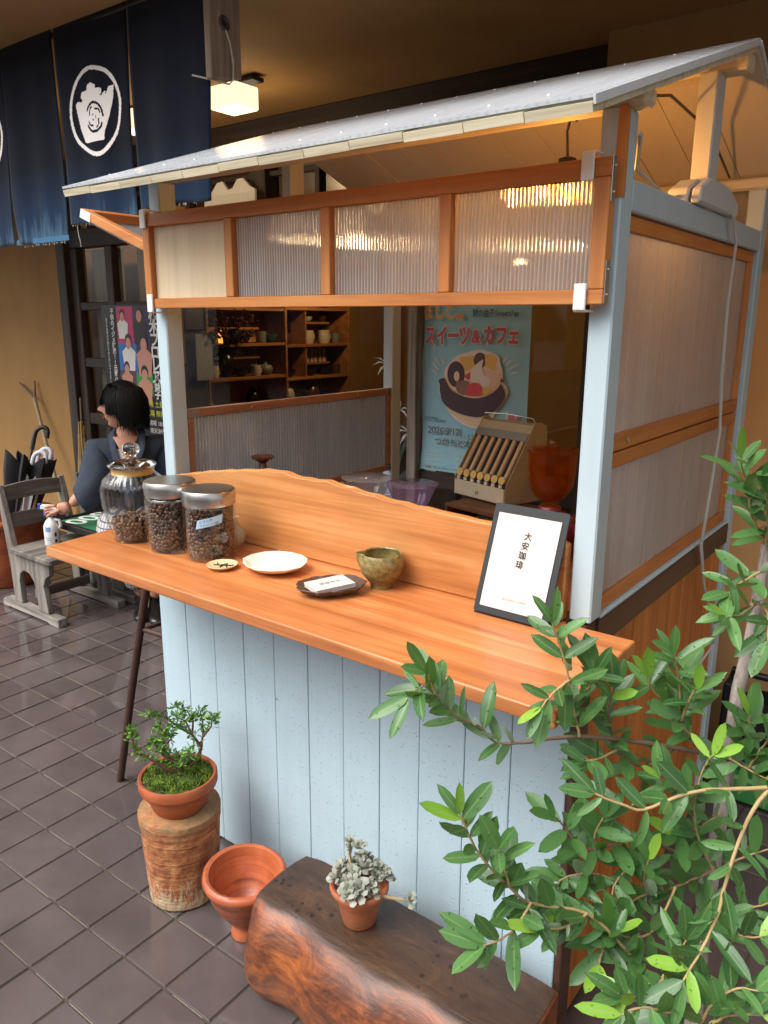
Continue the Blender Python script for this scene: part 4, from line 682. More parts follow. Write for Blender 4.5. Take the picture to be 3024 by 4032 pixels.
def hook(x, zc, top):
    g = G(); s = 1 if top else -1
    g.box(x - .011, x + .011, -.0335, -.0285, zc - .022, zc + .022); g.box(x - .011, x + .011, -.0285, .006, zc + s * .0225 - .002, zc + s * .0225 + .002); g.part('hook', M['white'], tw_, .0015)
hook(.068, 1.7455, True); hook(1.245, 1.7455, True); hook(.078, 1.541, False); hook(1.245, 1.541, False)
for zc in (1.725, 1.565):
    G().box(1.2838, 1.2855, -.025, -.008, zc - .035, zc + .035).part('bracket', M['steel'], tw_, .0006)
    for dz in (-.02, .02): G().ball((1.2858, -.016, zc + dz), .0028, 8, 5).part('screw', M['steel'], tw_, smooth=True)
# ---- awning flap tilted out at the left side
af = thing('awning_flap', 'orange framed clear flap tilted out from the left side of the stall', 'awning', (.04, .5, 1.66))
ax = Vector((-.36, 0, .135)).normalized(); nz_ = Vector((-.135, 0, -.36)).normalized(); O = Vector((.04, 0, 1.663))
def fp(s, y, l): return tuple(O + ax * s + nz_ * l + Vector((0, y, 0)))
def fbox(s0, s1, ya, yb, l0, l1, nm, m, bv=.0015):
    return G().add([fp(s, y, l) for l in (l0, l1) for y in (ya, yb) for s in (s0, s1)], [(0, 2, 3, 1), (4, 5, 7, 6), (0, 1, 5, 4), (2, 6, 7, 3), (0, 4, 6, 2), (1, 3, 7, 5)]).part(nm, m, af, bv)
fbox(.0, .385, .045, .07, -.012, .012, 'stile', M['orange']); fbox(.0, .385, .955, .98, -.012, .012, 'stile', M['orange'])
fbox(.36, .385, .0705, .9545, -.012, .012, 'rail', M['orange_y']); fbox(.0, .025, .0705, .9545, -.012, .012, 'rail', M['orange_y']); fbox(.0255, .3595, .5, .525, -.012, .012, 'rail', M['orange'])
fbox(.0, .387, .05, .975, .0125, .0165, 'pane', M['poly_side'], 0)
fbox(.335, .384, .0435, .0448, -.011, .013, 'bracket', M['white'], 0)
# ---- screens in the side walls
def screen(nm, label, x0, x1, yl, yh, zl, zh, rb, rt_, sw, pm, wl, wr=True, oy_='orange_y', oz_='orange_z'):
    th = thing(nm, label, 'screen', ((x0 + x1) / 2, (yl + yh) / 2, zl))
    G().box(x0, x1, yl, yh, zl, zl + rb).part('bottom_rail', M[oy_], th, .0015); G().box(x0, x1, yl, yh, zh - rt_, zh).part('top_rail', M[oy_], th, .0015)
    if wl: G().box(x0 + .0004, x1 - .0004, yl, yl + sw, zl + rb + .0004, zh - rt_ - .0004).part('stile', M[oz_], th, .0015)
    if wr: G().box(x0 + .0004, x1 - .0004, yh - sw, yh, zl + rb + .0004, zh - rt_ - .0004).part('stile', M[oz_], th, .0015)
    xm = (x0 + x1) / 2; G().box(xm - .0025, xm + .0025, yl + (sw if wl else 0), yh - sw, zl + rb, zh - rt_).part('pane', pm, th)
    return th
s1_ = screen('side_screen', 'upper tall ribbed clear screen in the right wall of the stall', 1.262, 1.280, .0615, .985, 1.266, 1.680, .032, .026, .05, M['poly_side'], False)
for y, z in ((.155, 1.282), (.955, 1.36)): G().lathe([(.006, 0), (.006, .002), (.001, .003)], (1.2805, y, z), 12, M=Matrix.Rotation(R(90), 4, 'Y')).part('screw', M['steel'], s1_, smooth=True)
screen('side_screen', 'lower shorter ribbed clear screen above the cedar boards on the right wall', 1.262, 1.280, .0615, .985, .9535, 1.262, .03, .028, .05, M['poly_side'], False)
ls = screen('side_screen', 'ribbed screen on the left wall seen through the stall opening', .066, .084, .062, .998, .955, 1.262, .022, .024, .022, M['poly_left'], True, oy_='orange_dimmed', oz_='orange_dimmed')
for y, z in ((.075, 1.25), (.985, 1.25), (.985, .97)): G().box(.0842, .0852, y - .012, y + .03 if y < .5 else y + .012, z - .012, z + .012).part('bracket', M['steel'], ls, .0005)
for y in (.3, .55, .8): G().ball((.0845, y, 1.25), .004, 8, 5).part('screw', M['steel'], ls, smooth=True)
# ---- pendant bulb in the stall, cords
bx, by = 1.055, .30
pd = thing('pendant_lamp', 'bare warm bulb on a black socket hanging inside the stall', 'lamp', (bx, by, 1.72))
G().lathe([(.006, .05), (.018, .046), (.021, .03), (.023, 0), (.001, 0)], (bx, by, 1.782), 18).part('socket', M['black'], pd, smooth=True)
G().lathe([(.001, -.040), (.007, -.0385), (.012, -.033), (.0135, -.026), (.0125, -.016), (.010, -.006), (.009, 0), (.001, 0)], (bx, by, 1.778), 18).part('bulb', emit('bulb_glow', '#ffab4c', 330), pd, smooth=True)
G().tube([(bx, by, 1.832), (bx - .004, by, 1.88), (bx + .004, by, 1.915), (bx + .02, by - .005, 1.92), (bx + .03, by, 1.905), (bx + .015, by, 1.898), (bx + .035, by - .02, 1.912), (bx + .11, by - .08, 1.885), (bx + .19, by - .14, 1.85)], .0028, 6).part('cord', M['darkcord'], pd, smooth=True)
cb = [Vector(p) for p in DATA['CABLE']]; cb = [cb[0] + Vector((-.06, .0, .06))] + cb
g = G(); g.tube([tuple(p) for p in cb], .0026, 6); g.tube([tuple(p + Vector((.001, .006 + .004 * sin(i * 2), 0))) for i, p in enumerate(cb)], .0026, 6)
g.solo('power_cord', M['cord'], 'pale grey power cord hanging down the right side of the stall', 'cord', tuple(cb[0]), smooth=True)
G().tube([(1.30, .045, 1.80), (1.27, .12, 1.76), (1.275, .25, 1.735), (1.27, .33, 1.738), (1.26, .40, 1.75)], .004, 6).solo('sagging_cord', M['cord'], 'grey cord sagging from the corner post onto the right tie beam', 'cord', (1.3, .045, 1.8), smooth=True)
G().tube([(1.28, .06, 1.862), (1.24, .35, 1.93), (1.22, .7, 1.93), (1.2, .98, 1.87)], .003, 6).solo('roof_cord', M['darkcord'], 'thin cord running under the stall roof behind the king post', 'cord', (1.28, .06, 1.86), smooth=True)
# ---- counter, backboard, trestle
g = G(); g.prism([(-.003, -.333), (1.384, -.341), (1.381, -.004), (1.245, -.004), (1.245, .006), (.089, .006), (.089, -.003), (-.036, -.003)], lambda a, b: (a, b, .9205), lambda a, b: (a, b, .947))
ct = g.solo('wooden_counter', M['counter'], 'long orange-brown wooden counter board across the stall front', 'counter', (.69, -.17, .92), bevel=.004, seg=3)
bt = [(.10, 1.092), (.137, 1.099), (.25, 1.12), (.354, 1.135), (.467, 1.148), (.52, 1.146), (.562, 1.140), (.646, 1.143), (.74, 1.132), (.833, 1.123), (.945, 1.118), (1.074, 1.112), (1.16, 1.108), (1.222, 1.104), (1.238, 1.098)]
def jit(p): return [(x, z + .0015 * sin(x * 90)) for x, z in p]
fine = []
for (xa, za), (xb, zb) in zip(bt, bt[1:]):
    for k in range(4): t_ = k / 4; fine.append((xa + (xb - xa) * t_, za + (zb - za) * t_))
fine.append(bt[-1]); loop = [(.10, .9475), (1.238, .9475)] + jit(fine)[::-1]
g = G(); g.prism(loop, lambda a, b: (a, -.002, b), lambda a, b: (a, .022, b)); bb = g.solo('live_edge_board', M['board'], 'pale live-edge plank standing upright along the back of the counter', 'plank', (.66, -.01, .9475), bevel=.003, seg=2)
sw = thing('trestle', 'rusty steel trestle holding up the left end of the counter', 'trestle', (-.05, .05, 0))
M['rust'] = plain('rusty_steel', '#4a332b', .6, .35, nz=.5, nzs=45, bump=.3)
apex = [(-.105, .042, .79), (-.105, .30, .79)]
for k, y in enumerate((.0, .30)):
    y1 = .035 if k == 0 else .30
    G().tube([(-.294, y, 0), (-.21, y + .018 if k == 0 else y, .36), (-.06, y1, .905)], .0125, 12).part('leg', M['rust'], sw, smooth=True)
    G().tube([(.27, .06 + y * .9, 0), (-.02, y1, .905)], .0115, 12).part('leg', M['rust'], sw, smooth=True)
G().tube([(-.165, .028, .57), (.13, .05, .57)], .0085, 10).part('rung', M['rust'], sw, smooth=True)
G().tube([(-.165, .03, .56), (-.165, .30, .56)], .007, 10).part('rung', M['rust'], sw, smooth=True)
G().tube([(-.16, .30, .58), (.13, .31, .58)], .0075, 10).part('rung', M['rust'], sw, smooth=True)
G().tube([(-.045, -.02, .906), (-.045, .31, .906)], .0125, 12).part('top_bar', M['rust'], sw, smooth=True)
# ---- work table inside the stall
wk = thing('work_table', 'brown work table inside the stall behind the upright plank', 'table', (.66, .55, 0))
G().box(.10, 1.24, .10, .955, .77, .80).part('table_top', M['box'], wk, .003)
for x, y in ((.13, .13), (1.2, .13), (.13, .92), (1.2, .92)): G().box(x - .02, x + .02, y - .02, y + .02, 0, .77).part('leg', M['box'], wk, .002)
# ------------------------------------------------------------------ things inside the stall
def rotbox(g, O, A, w, d, h, x0=0, y0=0, z0=0):   # box in a frame at O rotated by A
    Mx = Matrix.Translation(O) @ Matrix.Rotation(A, 4, 'Z'); return g.box(x0, x0 + w, y0, y0 + d, z0, z0 + h, Mx)
bxo = thing('wooden_box', 'dark wooden box with an open front under the cash tray', 'box', (.56, .92, .80)); A = R(-11.5); O = Vector((.455, .80, .801))
rotbox(G(), O, A, .42, .20, .012, 0, 0, .106).part('top', M['box'], bxo, .002); rotbox(G(), O, A, .42, .20, .012).part('bottom', M['box'], bxo, .002)
rotbox(G(), O, A, .012, .20, .093, 0, 0, .0125).part('side', M['box'], bxo, .002); rotbox(G(), O, A, .012, .20, .093, .408, 0, .0125).part('side', M['box'], bxo, .002)
rotbox(G(), O, A, .395, .010, .093, .0125, .19, .0125).part('back', M['box'], bxo)
G().lathe([(.028, 0), (.045, .02), (.055, .05), (.058, .07), (.055, .07), (.042, .022), (.001, .008)], (.62, .84, .8145), 28).solo('white_bowl', plain('white_glaze', '#d9d4cb', .3), 'white bowl inside the open wooden box', 'bowl', (.62, .84, .814), smooth=True)
# coin tray: cream metal case with seven coin tubes and a drawer
M['cream'] = plain('cream_enamel', '#a5a086', .4, .1, nz=.12, nzs=25); M['cream_l'] = plain('cream_enamel_light', '#d3cbb0', .4, nz=.08); M['tubem'] = plain('tube_brass', '#b3a184', .4, .15); M['gun'] = plain('gunmetal', '#4b4a46', .4, .7); M['gold'] = plain('coin_gold', '#d2b36a', .4, .3)
cs = thing('coin_tray', 'cream metal coin tray with seven tubes, a drawer and a wire handle', 'coin tray', (.55, 1.04, .92)); A = R(-15.7); O = Vector((.41, .93, .92)); Mx = Matrix.Translation(O) @ Matrix.Rotation(A, 4, 'Z')
def L(p): return tuple(Mx @ Vector(p))
prof = [(0, 0), (.185, 0), (.185, .235), (.155, .262), (.125, .262), (.012, .085), (0, .065)]
for x0, x1 in ((0, .003), (.240, .243)): G().prism(prof, lambda a, b, x0=x0: L((x0, a, b)), lambda a, b, x1=x1: L((x1, a, b))).part('side_panel', M['cream'], cs, .001)
G().box(.0032, .2398, .18, .185, .001, .25, Mx).part('back_panel', M['cream'], cs)
G().box(.0032, .2398, .004, .18, .0015, .006, Mx).part('base', M['cream'], cs)
dr = G().box(.005, .238, -.006, .004, .006, .056, Mx).part('drawer', M['cream_l'], cs, .002)
G().tube([L((.121 + .006 * cos(q), -.011, .026 + .006 * sin(q))) for q in [k * pi / 5 - .6 for k in range(9)]], .0012, 5).part('pull_ring', M['gun'], dr)
G().box(.0032, .2398, .0, .012, .057, .066, Mx).part('ledge', M['gun'], cs, .001)
def sl(x, t, off): return L((x, .016 + .108 * t - off * .85, .078 + .168 * t + off * .53))
G().add([sl(x, t_, -.014) for x, t_ in ((.0035, 0), (.2395, 0), (.2395, .82), (.0035, .82))], [(0, 1, 2, 3)]).part('slope_plate', M['gun'], cs)
G().add([sl(x, t_, l) for l in (.004, .010) for x, t_ in ((.0035, .72), (.2395, .72), (.2395, .86), (.0035, .86))], [(0, 3, 2, 1), (4, 5, 6, 7), (0, 1, 5, 4), (1, 2, 6, 5), (2, 3, 7, 6), (3, 0, 4, 7)]).part('clamp_bar', plain('brushed_bar', '#8d8f8e', .35, .7), cs)
G().add([sl(x, t_, l) for l in (-.002, .004) for x, t_ in ((.0035, .86), (.2395, .86), (.2395, 1.02), (.0035, 1.02))], [(0, 3, 2, 1), (4, 5, 6, 7), (0, 1, 5, 4), (1, 2, 6, 5), (2, 3, 7, 6), (3, 0, 4, 7)]).part('top_plate', M['cream'], cs)
for k in range(7):
    x = .022 + k * .033
    tb = G().tube([sl(x, 0.0, 0), sl(x, .78, 0)], .0085, 10).part('coin_tube', M['tubem'], cs, smooth=True)
    G().tube([sl(x + .0165, .02, .004), sl(x + .0165, .74, .004)], .0035, 6).part('rail_rod', M['gun'], cs, smooth=True)
    p0 = Vector(sl(x, -.045, -.001)); p1 = Vector(sl(x, -.0, .002)); d_ = Mx.to_3x3() @ Vector((0, -.9, .25)).normalized()
    G().tube([p1, p1 + d_ * .012], .0135, 18).part('coin_cap', M['gold'], tb, smooth=True)
    G().box(x - .006, x + .006, -.004, .001, .058, .068, Mx).part('tab', M['white'], cs)
G().tube([L((.008, .13, .262)), L((.01, .125, .274)), L((.12, .128, .279)), L((.233, .125, .274)), L((.236, .13, .262))], .002, 6).part('handle', M['steel'], cs, smooth=True)
# grinder with amber hopper
gr = thing('coffee_grinder', 'red coffee grinder with a large amber plastic hopper', 'grinder', (.84, .84, .80)); gx, gy = .815, .83
t = MT('amber_plastic'); tr = t.n('BsdfTransparent', {'Color': (.97, .68, .26, 1)}); df = t.n('MixShader', {0: .5, 1: t.n('BsdfDiffuse', {'Color': lin('#b8722c')}).outputs[0], 2: t.n('BsdfTranslucent', {'Color': lin('#d98432')}).outputs[0]}); gl = t.n('BsdfGlossy', {'Roughness': .08}); a = t.n('MixShader', {0: .18, 1: tr.outputs[0], 2: df.outputs[0]}); b = t.n('MixShader', {0: t.fres(.04, .6), 1: a.outputs[0], 2: gl.outputs[0]}); t.t.links.new(b.outputs[0], t.out.inputs[0]); M['amber'] = t.m
M['red'] = plain('red_enamel', '#8a1d34', .25, coat=.5)
hop = [(.024, .955), (.026, .972), (.045, .985), (.062, 1.01), (.070, 1.04), (.072, 1.08), (.073, 1.118), (.075, 1.12), (.075, 1.126), (.071, 1.126), (.070, 1.08), (.067, 1.04), (.059, 1.012), (.043, .989), (.022, .975)]
G().lathe(hop, (gx, gy, 0), 40).part('hopper', M['amber'], gr, smooth=True)
ld_ = G().lathe([(.076, 1.1265), (.076, 1.132), (.03, 1.137), (.012, 1.138), (.012, 1.155), (.010, 1.158), (.001, 1.158)], (gx, gy, 0), 36).part('lid', M['amber'], gr, smooth=True)
G().lathe([(.012, .98), (.02, .99), (.03, 1.03), (.026, 1.045), (.001, 1.05)], (gx, gy, 0), 8).part('feed_gate', M['amber'], gr, smooth=True)
G().lathe([(.001, .93), (.034, .93), (.034, .953), (.030, .958), (.001, .958)], (gx, gy, 0), 28).part('collar', M['red'], gr, smooth=True)
G().lathe([(.001, -.05), (.045, -.05), (.055, -.035), (.058, 0), (.055, .035), (.045, .05), (.001, .05)], (gx + .02, gy - .01, .885), 32, M=Matrix.Rotation(R(55), 4, 'Z') @ Matrix.Rotation(R(90), 4, 'Y')).part('grinder_body', M['red'], gr, smooth=True)
G().box(gx - .03, gx + .03, gy - .03, gy + .03, .83, .935).part('neck', M['red'], gr, .01, seg=3)
G().box(gx - .055, gx + .075, gy - .06, gy + .05, .8005, .832).part('base', M['black'], gr, .008, seg=2)
# drippers on glass servers
t = MT('clear_plastic'); 
def clearplastic(nm, tint, dc):
    t = MT(nm); tr = t.n('BsdfTransparent', {'Color': tint}); d1 = t.n('MixShader', {0: .5, 1: t.n('BsdfDiffuse', {'Color': dc}).outputs[0], 2: t.n('BsdfTranslucent', {'Color': dc}).outputs[0]}); g1 = t.n('BsdfGlossy', {'Roughness': .06})
    a = t.n('MixShader', {0: .34, 1: tr.outputs[0], 2: d1.outputs[0]}); b = t.n('MixShader', {0: t.fres(.08, .8), 1: a.outputs[0], 2: g1.outputs[0]}); t.t.links.new(b.outputs[0], t.out.inputs[0]); return t.m
M['dripper'] = clearplastic('dripper_clear', (.95, .95, .97, 1), lin('#f0ecf4')); M['dripper2'] = clearplastic('dripper_violet', (.88, .84, .96, 1), lin('#cdbce8'))
for k, (x, y, m, lab) in enumerate(((.318, .56, 'dripper', 'clear ribbed plastic coffee dripper, left of the two'), (.482, .572, 'dripper2', 'violet tinted ribbed plastic coffee dripper, right of the two'))):
    dp = thing('coffee_dripper', lab, 'dripper', (x, y, .905), 'drippers behind the plank')
    rib = lambda a, r, z: r + (.0022 * (1 if sin(a * 12 + (z - .9) * 70) > .55 else 0) if r < .076 else 0)
    G().lathe([(.022, .925), (.026, .93), (.050, .965), (.078, 1.022), (.0805, 1.0235), (.078, 1.025)], (x, y, 0), 96, rib).part('cone', M[m], dp, smooth=True)
    G().lathe([(.022, .9245), (.050, .922), (.052, .9205), (.052, .918), (.022, .918)], (x, y, 0), 32, close=True).part('base_ring', M[m], dp, smooth=True)
    G().tube([(x - .05, y - .035, .99), (x - .075, y - .05, .985), (x - .08, y - .053, .96), (x - .06, y - .04, .945)], .005, 8).part('handle', M[m], dp, smooth=True)
    G().lathe([(.035, .8005), (.05, .82), (.055, .86), (.045, .9), (.046, .9175), (.042, .9175), (.042, .9), (.051, .86), (.046, .822), (.001, .806)], (x, y, 0), 32).solo('glass_server', M['jar'], ['glass server under the clear dripper', 'glass server under the violet dripper'][k], 'server', (x, y, .80), 'servers on the work table', smooth=True)
# brown lidded clay pot
cpz = thing('clay_pot', 'brown clay pot with a knobbed lid behind the plank', 'pot', (-.0, .0, 0)); cpz.location = (.125, .36, .80); ORG[cpz.name] = Vector((.125, .36, .80)); cx_, cy_ = .125, .30
M['clay'] = plain('brown_clay', '#5b2f22', .35, nz=.15)
G().lathe([(.05, .801), (.085, .84), (.095, .92), (.085, 1.0), (.07, 1.03), (.068, 1.04), (.001, 1.04)], (cx_, cy_, 0), 36).part('body', M['clay'], cpz, smooth=True)
lid = G().lathe([(.001, 1.0405), (.062, 1.0405), (.064, 1.046), (.05, 1.055), (.02, 1.062), (.012, 1.07), (.010, 1.085), (.022, 1.095), (.034, 1.1), (.035, 1.106), (.02, 1.109), (.001, 1.109)], (cx_, cy_, 0), 36).part('lid', M['clay'], cpz, smooth=True)
# ------------------------------------------------------------------ things on the counter
ZC = .9475
def beanmesh(g, c, s, Q):
    prof = [(0.001, -1), (.62, -.72), (.95, -.2), (.95, .25), (.6, .75), (.001, 1)]; vs = []; n = 6
    for r, z in prof:
        for k in range(n):
            a = 2 * pi * k / n; y = r * sin(a) * .62
            if abs(cos(a)) < .3 and sin(a) > 0: y *= .55
            vs.append(tuple(c + Q @ Vector((r * cos(a) * .78 * s, y * s, z * s))))
    g.add(vs, [(i * n + k, i * n + (k + 1) % n, (i + 1) * n + (k + 1) % n, (i + 1) * n + k) for i in range(5) for k in range(n)])
t = MT('roasted_beans'); g_ = t.n('NewGeometry').outputs['Random Per Island']; t.set(col=t.ramp(g_, [(.0, lin('#2c1a12')), (.5, lin('#48301f')), (1, lin('#6a4c38'))]), rough=.36, spec=.5); M['bean'] = t.m
br = random.Random(9)
from mathutils import Euler
def rq(): return Euler((br.uniform(0, 6.3), br.uniform(0, 6.3), br.uniform(0, 6.3))).to_matrix()
def beans(cx, cy, z0, z1, rf, n, s=.0066, heap=0):
    g = G(); rows = int((z1 - z0) / (s * 1.25)); per = int(2 * pi * rf(z0) / (s * 1.45))
    for j in range(rows):
        for k in range(per):
            a = 2 * pi * (k + .5 * (j % 2) + br.uniform(-.3, .3)) / per; z = z0 + (j + .5 + br.uniform(-.3, .3)) * (z1 - z0) / rows; r = rf(z) - s * br.uniform(.55, .95)
            out = Vector((cos(a), sin(a), 0)); tg = Vector((-sin(a), cos(a), 0)); b_ = br.uniform(0, pi); ax = tg * cos(b_) + Vector((0, 0, 1)) * sin(b_) + out * br.uniform(-.3, .3); ax.normalize()
            fl_ = 1 if br.random() < .55 else -1; yy = (out * fl_ - ax * out.dot(ax) * fl_).normalized(); xx = yy.cross(ax)
            Q = Matrix((xx, yy, ax)).transposed(); beanmesh(g, Vector((cx + r * cos(a), cy + r * sin(a), z)), s * br.uniform(.9, 1.15), Q)
    for k in range(int(n * .28)):
        a = br.uniform(0, 2 * pi); q = sqrt(br.random()); r = (rf(z1) - s) * q; beanmesh(g, Vector((cx + r * cos(a), cy + r * sin(a), z1 + heap * (1 - q) + br.uniform(-.003, .003))), s, rq())
    return g
def jar(x, y, label, ztop, nb, lab):
    th = thing('bean_jar', label, 'jar', (x, y, ZC), 'steel lidded bean jars')
    fl = lambda a, r, z: r * (1 - .028 * (abs(sin(a * 4)) ** 3) if r > .04 else 1)
    oz = [(.055, 0), (.059, .004), (.062, .012), (.0632, .06), (.0632, .125), (.061, .133), (.056, .137)]
    G().lathe([(r, ZC + z) for r, z in oz] + [(r - .0035, ZC + max(z, .005)) for r, z in oz[::-1]], (x, y, 0), 64, fl).part('glass_body', M['jar'], th, smooth=True)
    zl = ztop - .036
    G().lathe([(.058, zl), (.0618, zl + .0005), (.0624, zl + .002), (.0624, ztop - .003), (.060, ztop), (.0565, ztop + .0002), (.001, ztop + .0004)], (x, y, 0), 64).part('lid', steel, th, smooth=True)
    G().lathe([(.0545, zl - .006), (.0545, zl)], (x, y, 0), 48).part('seal', M['black'], th, smooth=True)
    rf = lambda z: .0572; G().lathe([(.047, ZC + .008), (.047, ZC + .118), (.001, ZC + .12)], (x, y, 0), 24).part('bean_core', plain('bean_core', '#20120c', .6), th, smooth=True)
    beans(x, y, ZC + .009, ZC + .127, rf, nb, .0066).part('beans', M['bean'], th, smooth=True, kind='stuff')
    return th
t = MT('brushed_steel'); tc = t.n('TexCoord').outputs['Object']; v = t.n('Mapping', {0: tc, 'Scale': (3, 3, 500)}).outputs[0]; t.set(col=lin('#b4b0ab'), metal=1.0, rough=t.n('MapRange', {0: t.noise(v, 1.0, 3), 3: .2, 4: .42}).outputs[0]); steel = t.m
j3 = jar(.39, -.132, 'steel lidded jar full of coffee beans with a blue tape label', 1.115, 820, True)
j2 = jar(.261, -.144, 'steel lidded jar full of coffee beans between the ribbed jar and the labelled one', 1.121, 820, False)
# blue tape label on jar 3
tp = plain('blue_tape', '#9fc0d6', .6); fa = math.atan2(-1.3077 + .132, 1.8022 - .39) - .06; g = G()
def onjar(s, zz, r=.0640): a = fa + s / .0605; return (.39 + r * cos(a), -.132 + r * sin(a), zz)
g.grid(14, 4, lambda u, v: onjar(-.029 + .058 * u + .004 * v, ZC + .083 + .021 * v + .014 * u)); lb = g.part('tape_label', tp, j3, smooth=True)
def jartext(s, size, s0, z0):
    me = textmesh(s, size, align='LEFT'); org = ORG[j3.name]
    for v in me.vertices:
        xx = v.co.x; v.co = Vector(onjar(s0 + xx, z0 + v.co.y + .24 * xx, .0645)) - org
    me.materials.append(M['inkm']); o = bpy.data.objects.new('lettering', me); COL.objects.link(o); o.parent = lb; ORG[o.name] = org
jartext('ルワンダ', .0075, -.021, ZC + .0965); jartext('ウォッシュド', .006, -.020, ZC + .0885); jartext('中', .0085, .014, ZC + .0935)
# big ribbed jar
t = MT('clear_glass'); t.set(col=(.97, .98, .97, 1), rough=.02, trans=1.0, ior=1.32); M['clearglass'] = t.m
b1x, b1y = .114, -.146
bj = thing('ribbed_jar', 'large ribbed glass jar with a glass knob lid and few coffee beans', 'jar', (b1x, b1y, ZC))
pr1 = [(.055, 0), (.058, .003), (.059, .008), (.066, .035), (.0745, .075), (.080, .115), (.0805, .135), (.074, .158), (.06, .172), (.054, .178), (.055, .186), (.058, .19)]
fl1 = lambda a, r, z: r * (1 + .022 * cos(a * 30) * max(0, min(1, (.172 - (z - ZC)) / .02)) * max(0, min(1, (z - ZC - .004) / .02)))
G().lathe([(r, ZC + z) for r, z in pr1] + [(r - .003, ZC + max(z, .006)) for r, z in pr1[::-1]], (b1x, b1y, 0), 180, fl1).part('glass_body', M['jar'], bj, smooth=True)
G().lathe([(.0515, ZC + .172), (.0515, ZC + .188), (.049, ZC + .188), (.049, ZC + .172)], (b1x, b1y, 0), 48, close=True).part('seal_ring', plain('amber_seal', '#d9a95a', .4), bj, smooth=True)
G().lathe([(.001, ZC + .191), (.059, ZC + .191), (.061, ZC + .195), (.058, ZC + .2), (.035, ZC + .206), (.018, ZC + .208), (.012, ZC + .214), (.012, ZC + .22), (.02, ZC + .226), (.0225, ZC + .236), (.019, ZC + .246), (.009, ZC + .251), (.001, ZC + .2515)], (b1x, b1y, 0), 48).part('lid', M['clearglass'], bj, smooth=True)
rf1 = lambda z: .051 + (z - ZC) * .2
G().lathe([(.040, ZC + .008), (.046, ZC + .05), (.001, ZC + .058)], (b1x, b1y, 0), 24).part('bean_core', plain('bean_core2', '#20120c', .6), bj, smooth=True)
beans(b1x, b1y, ZC + .01, ZC + .055, rf1, 420, .0066, .012).part('beans', M['bean'], bj, smooth=True, kind='stuff')
G().lathe([(.016, 0), (.026, .012), (.029, .03), (.024, .046), (.011, .056), (.009, .068), (.013, .075), (.001, .07)], (.366, -.037, ZC), 28).solo('bud_vase', plain('pale_celadon', '#b0a88c', .35, nz=.12), 'small pale bud vase half hidden behind the labelled jar', 'vase', (.366, -.037, ZC), smooth=True)
# small painted plate
def dish(prof, c, n=40, mod=None): g = G(); g.lathe(prof, c, n, mod); return g
sp_ = thing('small_plate', 'tiny beige plate with a dark painted twig', 'plate', (.482, -.18, ZC))
dish([(.018, 0), (.028, .004), (.036, .010), (.0355, .0112), (.027, .0062), (.001, .0045)], (.482, -.18, ZC)).part('dish', plain('beige_glaze', '#cdb98e', .35, nz=.12), sp_, smooth=True)
g = G()
for a, b in (((-.02, -.008), (.018, .012)), ((-.005, 0), (.002, .016)), ((.006, .005), (.02, -.004)), ((-.012, -.004), (-.022, .006)), ((.012, .009), (.02, .018)), ((-.002, .001), (.006, -.012))):
    g.tube([(.482 + a[0], -.18 + a[1], ZC + .0072), (.482 + (a[0] + b[0]) / 2, -.18 + (a[1] + b[1]) / 2 + .001, ZC + .0066), (.482 + b[0], -.18 + b[1], ZC + .0076)], .0013, 5)
g.part('painted_twig', M['inkm'], sp_)
# white faceted dish
facet = lambda a, r, z: r * (1 + .05 * cos(a * 2 + .6) + .022 * cos(a * 5 + 1)) if r > .02 else r
wd = G().lathe([(.035, 0), (.045, .004), (.064, .012), (.0755, .020), (.0765, .0222), (.072, .0215), (.058, .0125), (.035, .0075), (.001, .0065)], (.585, -.112, ZC), 14, facet)
wd.solo('white_dish', plain('matt_white_glaze', '#e2d6c6', .55, nz=.06, nzs=12), 'irregular faceted white dish on the counter', 'dish', (.585, -.112, ZC), bevel=.002, seg=2)
# leaf dish with cards
lf = lambda a, r, z: r * (1 + .16 * cos(2 * (a - 1.0)) + .035 * sin(9 * a) + .02 * sin(23 * a)) if r > .015 else r
ldh = G().lathe([(.024, 0), (.042, .003), (.058, .011), (.0645, .019), (.063, .0202), (.054, .0145), (.04, .007), (.001, .0055)], (.785, -.148, ZC), 72, lf)
ldh.solo('leaf_dish', plain('dark_stoneware', '#4d3a30', .5, nz=.3, nzs=60, bump=.3), 'dark brown leaf shaped dish holding business cards', 'dish', (.785, -.148, ZC), smooth=True)
cdn = thing('card_stack', 'stack of white business cards lying in the leaf dish', 'cards', (.785, -.148, ZC + .013))
Cw = [Vector(p) for p in ((.743, -.184, 0), (.800, -.208, 0), (.836, -.128, 0), (.779, -.104, 0))]
for k in range(6):
    z = ZC + .0135 + k * .0016; dx = br.uniform(-.0015, .0015); dy = br.uniform(-.0015, .0015)
    G().add([(p.x + dx, p.y + dy, z + q + (.004 if i_ in (2, 3) else 0)) for q in (0, .0012) for i_, p in enumerate(Cw)], [(0, 3, 2, 1), (4, 5, 6, 7), (0, 1, 5, 4), (1, 2, 6, 5), (2, 3, 7, 6), (3, 0, 4, 7)]).part('card', M['paper'], cdn)
cc = (Cw[0] + Cw[2]) / 2; U_ = (Cw[1] - Cw[0]).normalized(); V_ = (Cw[3] - Cw[0] + Vector((0, 0, .004))).normalized()
for k, ch in enumerate('大安珈琲'): text(ch, .0115, M['inkm'], cdn, Vector((cc.x, cc.y, ZC + .0135 + 5 * .0016 + .0038)) + V_ * (.014 - .0125 * k), U_, V_)
